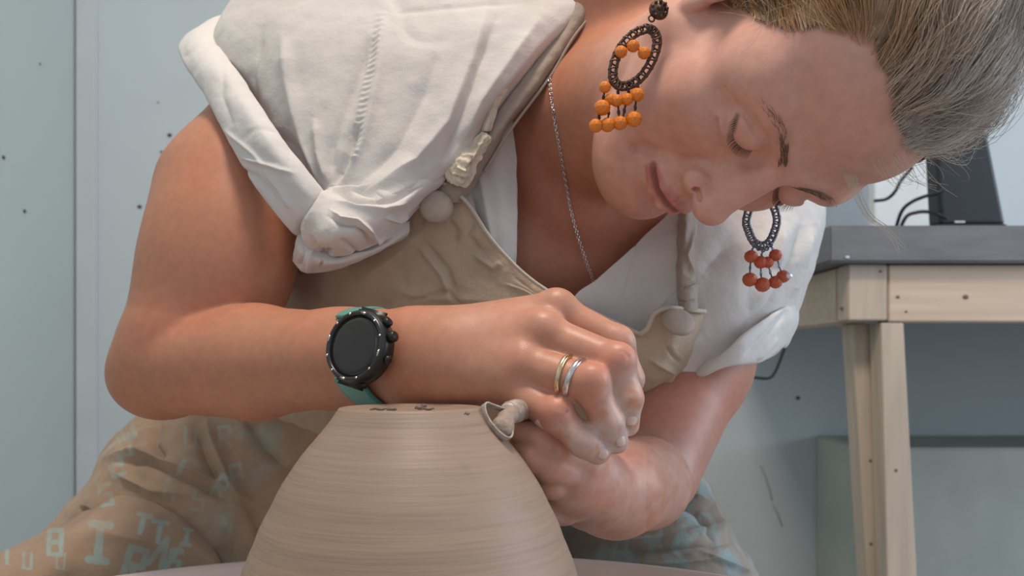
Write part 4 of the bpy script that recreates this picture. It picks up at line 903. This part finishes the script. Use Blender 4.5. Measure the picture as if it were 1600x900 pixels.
# strap round the wrist
axc = P(589, 560, .584); r_in = .0335; sec = []
def strap_arc(a0, a1, n, wd0, wd1):
    V_ = []; e1 = np.cross(ad, up_); e1 /= np.linalg.norm(e1); e2 = np.cross(ad, e1); e2 = e2 if e2[2] > 0 else -e2; e1 = e1 if e1[1] < 0 else -e1
    for i in range(n):
        t = i / (n - 1); a = math.radians(a0 + (a1 - a0) * t); wd = (wd0 + (wd1 - wd0) * t) / 2; ro = .0345
        dr = e1 * math.cos(a) * 1.06 + e2 * math.sin(a) * .98; sh = adw * 0
        for q, r in ((-1, 0), (-1, 1), (-.8, 1.15), (.8, 1.15), (1, 1), (1, 0)):
            V_.append(axc + dr * (ro - .0022 + .0022 * r) + ad * q * wd - ad * .008 * math.sin(a))
    Fq = [[i * 6 + k, i * 6 + (k + 1) % 6, (i + 1) * 6 + (k + 1) % 6, (i + 1) * 6 + k] for i in range(n - 1) for k in range(6)] + [[0, 1, 2, 3, 4, 5][::-1], [(n - 1) * 6 + k for k in range(6)]]
    return recalc(mk('strap', V_, Fq, M_teal, watch))
strap_arc(42, 180, 40, .020, .018); strap_arc(-34, -180, 40, .022, .018)
# rings on the ring finger
f0, f1 = P(820, 568, .526), P(922, 600, .507); fa = (f1 - f0) / np.linalg.norm(f1 - f0)
def ring(label, t, R, r, mat, tilt, cat='ring'):
    c = f0 + (f1 - f0) * t; ax = fa + np.array(tilt); o = MB().torus(c, R, r, ax, 48, 12).build('ring', mat); recalc(o); tag(o, label, cat); return c, ax
ring('pale gold band ring on the ring finger, closer to the knuckle', .64, .0120, .0017, M_gold, (0, .0, .08))
c_, ax_ = ring('plain thick silver ring on the ring finger, beside the pale gold band', .79, .0116, .0021, M_silver, (0, .0, -.10))
# necklace: fine chain lying on the chest
chain_px = catmull(np.array([(858, 120), (864, 170), (876, 240), (888, 310), (903, 370), (920, 420), (934, 455), (945, 478)], float), 96)
cp = []
for x, y in chain_px:
    d = sd(x, y, .70); cp.append(P(x, y, min(d, .705) - .0022))
cp = np.array(cp); cp[:, 1] = np.convolve(np.pad(cp[:, 1], 5, mode='edge'), np.ones(11) / 11, mode='valid')
neck = empty('necklace', tuple(cp[0]), 'fine silver chain necklace hanging down over the bare chest', 'necklace')
lm = MB().torus((0, 0, 0), .0013, .00042, (0, 1, 0), 10, 5)
base_link = None
for i in range(len(cp) - 1):
    t = cp[i + 1] - cp[i]; L_ = np.linalg.norm(t); 
    if base_link is None: base_link = lm.build('chain_link', M_silver, neck); o = base_link
    else: o = base_link.copy(); COL.objects.link(o); o.parent = neck
    q = Vector(t).to_track_quat('X', 'Z'); o.matrix_parent_inverse = Matrix.Identity(4)
    o.matrix_basis = Matrix.Translation(Vector((cp[i] + cp[i + 1]) / 2) - Vector(cp[0])) @ q.to_matrix().to_4x4() @ Matrix.Rotation(math.radians(90 * (i % 2) + 20), 4, 'X') @ Matrix.Diagonal((L_ / .0026 * 1.15, 1, .8, 1))
# earrings
M_bronze = simple('dark_bronze', (.15, .09, .065), .45, metal=.75, var=.2, scale=200, bump=.4)
M_blueish = simple('oxidised_silver', (.22, .25, .30), .4, metal=.7, var=.2, scale=200)
M_orange = simple('orange_bead', (.86, .235, .015), .3, var=.08, scale=90, spec=.6)
M_coral = simple('coral_bead', (.60, .13, .06), .35, var=.1, scale=90, spec=.5)
def facet(o): o.data.polygons.foreach_set('use_smooth', [False] * len(o.data.polygons)); return o
def ed(px, py, off=.006, dflt=.535, mx=.56): return P(px, py, min(sd(px, py, dflt), mx) - off)
def earring(label, root, stud, hoop, hoop_ax, loop, beads, links, mat, bmat, dfun, extra=None):
    e = empty('earring', tuple(dfun(*root)), label, 'earring', None)
    if stud: 
        c = dfun(*stud[:2]); r = stud[2] / FPX * c[1]; b = MB(); b.lathe([(0, .0025), (r * .5, .0022), (r * .9, .001), (r, -.001), (0, -.001)], c, (.2, -1, .1), 28)
        for k in range(9): a = 2 * math.pi * k / 9; b.ball(c + np.array([math.cos(a), -.12, math.sin(a)]) * r * .72 + np.array([0, -.0015, 0]), r * .2, 1)
        b.ball(c + np.array([0, -.0025, 0]), r * .3, 1); b.build('stud', mat, e)
    # hoop filigree: twisted double wire with little coils
    pts = catmull(np.array([dfun(*p) for p in hoop]), 90); b = MB()
    t = np.gradient(pts, axis=0); t /= np.linalg.norm(t, axis=1)[:, None]; n1 = np.cross(t, np.array([0, 1, 0])); n2 = np.cross(t, n1); ph = np.linspace(0, 2 * math.pi * 15, 90)[:, None]
    b.tube(pts + n1 * .0019, .0011, 6); b.tube(pts - n1 * .0019, .0011, 6); P4 = catmull(pts, 360); T4 = np.gradient(P4, axis=0); T4 /= np.linalg.norm(T4, axis=1)[:, None]; N1 = np.cross(T4, np.array([0, 1, 0])); N2 = np.cross(T4, N1); p4 = np.linspace(0, 2 * math.pi * 24, 360)[:, None]
    b.tube(P4 + N1 * np.cos(p4) * .0027 + N2 * np.sin(p4) * .0012, .0006, 5)
    ho = b.build('hoop', mat, e)
    b = MB()
    for l in loop: b.torus(dfun(l[0], l[1]), l[2] / FPX * .53, .0006, (.3, -1, l[3] if len(l) > 3 else 0), 14, 6)
    if loop: b.build('connector', mat, e)
    first = None
    for x, y, r in beads:
        c = dfun(x, y) - np.array([0, .001, 0]); rr = r * 1.1 / FPX * c[1]
        o = facet(MB().ball(c, rr, 2, (1, 1, .95)).build('bead', bmat, e))
    if links:
        b = MB()
        for (x0, y0), (x1, y1) in links:
            a, c = dfun(x0, y0), dfun(x1, y1); b.tube([a, (a + c) / 2, c], .0006, 5); b.torus((a + c) / 2, .0013, .0005, (1, -.6, 0), 10, 5)
        b.build('dangle_wire', mat, e)
    return e
dR = lambda x, y: ed(x, y, .0065, .53, .545)
earring('dark bronze hoop earring with orange beads lying against the near cheek', (1018, 28), (1030, 15, 16),
 [(1012, 44), (992, 52), (972, 72), (960, 98), (958, 122), (968, 134), (985, 132), (1004, 118), (1020, 92), (1027, 66), (1022, 50), (1012, 44)], None, [(1018, 29, 5), (1012, 40, 4, 1)],
 [(970, 82, 9.5), (989, 73, 9.5), (1006, 84, 9.5), (945, 137, 9), (953, 156, 8.5), (963, 158, 9.5), (979, 156, 9.5), (995, 149, 10.5), (941, 169, 12), (931, 197, 10.5), (949, 196, 11), (968, 193, 11), (990, 187, 12)],
 [((945, 137), (941, 169)), ((941, 169), (931, 197)), ((953, 156), (949, 196)), ((965, 158), (968, 193)), ((979, 156), (972, 190)), ((995, 149), (990, 187)), ((968, 130), (963, 158)), ((985, 130), (979, 156)), ((960, 125), (945, 137)), ((998, 122), (995, 149))], M_bronze, M_orange, dR)
# extra filigree scallops under the near hoop
dL = lambda x, y: P(x, y, .625)
earring('blued silver drop earring with coral-red beads hanging below the far cheek', (1190, 300), None,
 [(1190, 300), (1174, 320), (1166, 345), (1170, 362), (1178, 378), (1191, 384), (1202, 378), (1210, 362), (1214, 342), (1206, 318), (1190, 300)], None, [(1178, 382, 4), (1192, 390, 4), (1204, 382, 4), (1185, 388, 3.5), (1198, 388, 3.5)],
 [(1173, 401, 10), (1188, 410, 10), (1199, 410, 9), (1211, 399, 9.5), (1171, 437, 11), (1191, 445, 11.5), (1211, 441, 10), (1223, 432, 10)],
 [((1173, 401), (1171, 437)), ((1188, 410), (1190, 445)), ((1199, 410), (1208, 441)), ((1213, 401), (1222, 430)), ((1178, 382), (1173, 401)), ((1192, 388), (1188, 410)), ((1204, 382), (1211, 399))], M_blueish, M_coral, dL)
e2 = bpy.data.objects['earring.001']
recalc(MB().lathe([(0, .001), (.0022, .001), (.0022, -.001), (0, -.001)], P(1233, 430, .612), (.2, -1, .35), 16).build('mirror_disc', simple('mirror', (.95, .95, .97), .15, metal=.3), e2))

# ================================================================== POT, WHEEL, TOOL
PX, PY = (643 - 800) / FPX * .50, .50
prof_px = [(112, 637), (128, 660), (147, 683), (166, 705), (182, 727), (202, 757), (219, 790), (233, 817), (243, 842), (256, 872), (265, 900), (273, 930), (279, 960), (283, 985)]
pr = []
for wd, y in prof_px:
    r = wd / FPX * .50; r = r * (1 - .5 * (r / .5) ** 2); z = CZ + (HY - y) / FPX * .50; pr.append((r, z))
pr = catmull(np.array(pr), 120); zr0 = pr[0][1]
prof = [(0, zr0 - .0035), (.020, zr0 - .0035), (.030, zr0 - .003), (.034, zr0 - .0005), (.0365, zr0 + .0004), (pr[0][0] - .0012, zr0 + .0004)] + [tuple(p) for p in pr]
zb0 = pr[-1][1]; prof += [(pr[-1][0] - .002, zb0 - .002), (pr[-1][0] - .006, zb0 - .0015)] + [(r - .008, z - .004) for r, z in pr[::-6]] + [(0, zr0 - .012)]
NS = 260; V_ = []
prof = np.array(prof)
for i, (r, z) in enumerate(prof):
    th = np.linspace(0, 2 * math.pi, NS, endpoint=False)
    rr = r + (0 if r < .02 else 1) * (.00006 * math.sin(z * 2600) + .00005 * math.sin(z * 6100 + 1) + .0001 * np.sin(3 * th + z * 90))
    V_.append(np.stack([PX + rr * np.cos(th), PY + rr * np.sin(th), np.full(NS, z)], 1))
V_ = np.concatenate(V_); m_ = len(prof); ii = np.arange(m_ - 1)[:, None] * NS; kk = np.arange(NS)[None, :]; k2 = (kk + 1) % NS
Fq = np.stack([ii + kk, ii + k2, ii + NS + k2, ii + NS + kk], -1).reshape(-1, 4)
M_clay, nt, b = newmat('leather_hard_clay'); L = nt.links.new
tc = N(nt, 'ShaderNodeTexCoord'); mp = N(nt, 'ShaderNodeMapping'); mp.inputs['Scale'].default_value = (9, 9, 420); L(tc.outputs['Object'], mp.inputs[0])
n1 = N(nt, 'ShaderNodeTexNoise'); n1.inputs['Scale'].default_value = 1.0; n1.inputs['Detail'].default_value = 6; n1.inputs['Roughness'].default_value = .7; L(mp.outputs[0], n1.inputs['Vector'])
mp2 = N(nt, 'ShaderNodeMapping'); mp2.inputs['Scale'].default_value = (22, 22, 900); L(tc.outputs['Object'], mp2.inputs[0])
n2 = N(nt, 'ShaderNodeTexNoise'); n2.inputs['Scale'].default_value = 1.0; n2.inputs['Detail'].default_value = 3; L(mp2.outputs[0], n2.inputs['Vector'])
rp = N(nt, 'ShaderNodeValToRGB'); rp.color_ramp.elements[0].position = .26; rp.color_ramp.elements[0].color = (.25, .178, .132, 1); rp.color_ramp.elements[1].position = .52; rp.color_ramp.elements[1].color = (.315, .228, .172, 1)
e_ = rp.color_ramp.elements.new(.75); e_.color = (.345, .252, .192, 1); L(n1.outputs[0], rp.inputs[0]); L(rp.outputs[0], b.inputs['Base Color'])
b.inputs['Roughness'].default_value = .47; b.inputs['Specular IOR Level'].default_value = .35
am = N(nt, 'ShaderNodeMath', operation='MULTIPLY_ADD'); L(n2.outputs[0], am.inputs[0]); am.inputs[1].default_value = .5; L(n1.outputs[0], am.inputs[2])
bp = N(nt, 'ShaderNodeBump'); bp.inputs['Strength'].default_value = .22; bp.inputs['Distance'].default_value = .0010; L(am.outputs[0], bp.inputs['Height']); L(bp.outputs[0], b.inputs['Normal'])
pot = mk('clay_pot', V_, Fq, M_clay); recalc(pot); tag(pot, 'large upturned grey-brown clay pot with turning lines, standing on the wheel', 'pot')
M_clay2 = simple('clay_scrap', (.20, .145, .11), .6, var=.15, scale=300, bump=.4, bscale=500)
def scrap(px, py, L_, r):
    a = math.atan2(0, 1); d = .5 * 77 / (py + .6 - HY); b = MB(); pts = [P(px - L_ / 2 + L_ * t / 6, py + math.sin(t * 1.7 + px) * 1.2, d + .0008 * math.sin(t)) for t in range(7)]
    b.tube(pts, [r * (.3 + .7 * math.sin(math.pi * (t + .3) / 6.6)) for t in range(7)], 6, sq=1.5).build('clay_crumb', M_clay2, pot)
for a in ((592, 639, 28, .0009), (612, 640, 14, .0012), (655, 637, 12, .0012), (668, 639, 22, .0008), (662, 635, 8, .0012), (730, 646, 9, .0006)): scrap(*a)
zt = zb0 - .002
wheel = empty('potters_wheel', (PX, PY, .30), 'pottery wheel with pale pink splash pan around the clay pot', 'pottery wheel')
M_pan = simple('pale_pink_plastic', (.72, .60, .55), .4, var=.04, scale=10)
M_met = simple('wheel_metal', (.45, .44, .43), .35, metal=.9)
recalc(MB().lathe([(0, zt), (.145, zt), (.15, zt - .002), (.15, zt - .012), (0, zt - .012)], (PX, PY, 0), n=96).build('wheel_head', M_met, wheel))
recalc(MB().lathe([(.022, zt - .012), (.022, .16), (.03, .14), (0, .14)], (PX, PY, 0), n=24).build('shaft', M_met, wheel))
ZP = CZ - (865 - HY) / FPX * .77; pan = []
profp = [(0.05, ZP - .075), (.90, ZP - .075), (.955, ZP - .06), (.975, ZP - .004), (.985, ZP), (1.0, ZP), (1.008, ZP - .004), (1.0, ZP - .008), (.985, ZP - .06), (.92, ZP - .085), (.05, ZP - .085)]
for q, z in profp:
    th = np.linspace(0, 2 * math.pi, 160, endpoint=False); pan.append(np.stack([-.07 + .34 * q * np.cos(th), .50 + .27 * q * np.sin(th), np.full(160, z)], 1))
pan = np.concatenate(pan); m_ = len(profp); ii = np.arange(m_ - 1)[:, None] * 160; kk = np.arange(160)[None, :]; k2 = (kk + 1) % 160
o = mk('splash_pan', pan, np.stack([ii + kk, ii + k2, ii + 160 + k2, ii + 160 + kk], -1).reshape(-1, 4), M_pan, wheel); recalc(o)
MB().box((PX, PY, ZP - .20), (.42, .36, .22), bev=.01).build('housing', simple('wheel_housing', (.12, .16, .2), .5), wheel, False)
for sx in (-1, 1):
    for sy in (-1, 1): MB().box((PX + sx * .18, PY + sy * .15, (ZP - .31) / 2), (.04, .04, ZP - .31), bev=.004).build('leg', M_met, wheel, False)
# ---- the looped trimming tool
tool = empty('trimming_tool', tuple(P(800, 645, .51)), 'clay-coated metal loop trimming tool cutting the upper right edge of the pot', 'tool')
M_claymet = simple('clay_smeared_metal', (.56, .48, .42), .4, metal=.1, var=.2, scale=260, bump=.5, bscale=500)
M_lump = simple('wet_clay_lump', (.40, .30, .235), .6, var=.12, scale=200, bump=.4)
def rib_loop(pts, wd, th):     # a flat metal band bent to a loop
    C_ = catmull(np.array([P(*p) for p in pts]), 90); t = np.gradient(C_, axis=0); t /= np.linalg.norm(t, axis=1)[:, None]
    wdir = np.array([.55, -.65, .40]); wdir /= np.linalg.norm(wdir); V_ = []
    for i in range(90):
        wv = wdir - t[i] * (wdir @ t[i]); wv /= np.linalg.norm(wv); nn = np.cross(t[i], wv)
        for a_, b_ in ((-1, -1), (1, -1), (1, 1), (-1, 1)): V_.append(C_[i] + wv * a_ * wd / 2 + nn * b_ * th / 2)
    Fq = [[i * 4 + k, i * 4 + (k + 1) % 4, (i + 1) * 4 + (k + 1) % 4, (i + 1) * 4 + k] for i in range(89) for k in range(4)] + [[0, 1, 2, 3][::-1], [356, 357, 358, 359]]
    return V_, Fq
lv, lf_ = rib_loop([(800, 642, .500), (785, 640, .496), (768, 634, .492), (758, 631, .490), (755, 637, .488), (758, 650, .486), (766, 664, .484), (778, 677, .483), (790, 685, .483), (797, 683, .485), (798, 672, .489), (796, 660, .495), (799, 650, .500)], .0045, .0010)
lo = recalc(mk('loop', lv, lf_, M_claymet, tool, True)); md = lo.modifiers.new('b', 'BEVEL'); md.width = .0003; md.segments = 2
ha, hb = P(794, 646, .500), P(850, 628, .545); hd = (hb - ha) / np.linalg.norm(hb - ha)
recalc(MB().lathe([(0, -.001), (.0055, -.001), (.0062, .001), (.0062, .003), (.0068, .0035), (.0068, .011), (.0062, .012), (.0066, .022), (.0070, .09), (.006, .115), (0, .118)], ha, hd, 28).build('handle', M_claymet, tool))
lmp = [ell(P(793, 652, .494), (.006, .004, .0045), .003), ell(P(787, 664, .489), (.0055, .0035, .0055), .004), ell(P(780, 668, .487), (.004, .003, .005), .003), ell(P(800, 645, .497), (.004, .003, .004), .003), ell(P(793, 672, .487), (.003, .003, .004), .003)]
lv, lf_ = extract(lmp, (-.03, .46, CZ - .10), (.02, .52, CZ), .0006); lv = lv + fbm(lv * 400, 2)[:, None] * .0004
mk('clay_clump', lv, lf_, M_lump, tool)
# spill on the bench top, its glint put in as a white blob
MB().ball(P(1324, 402, 1.329), .0022, 2, (1.6, .4, 1)).build('drip_glint', M_white, bench)
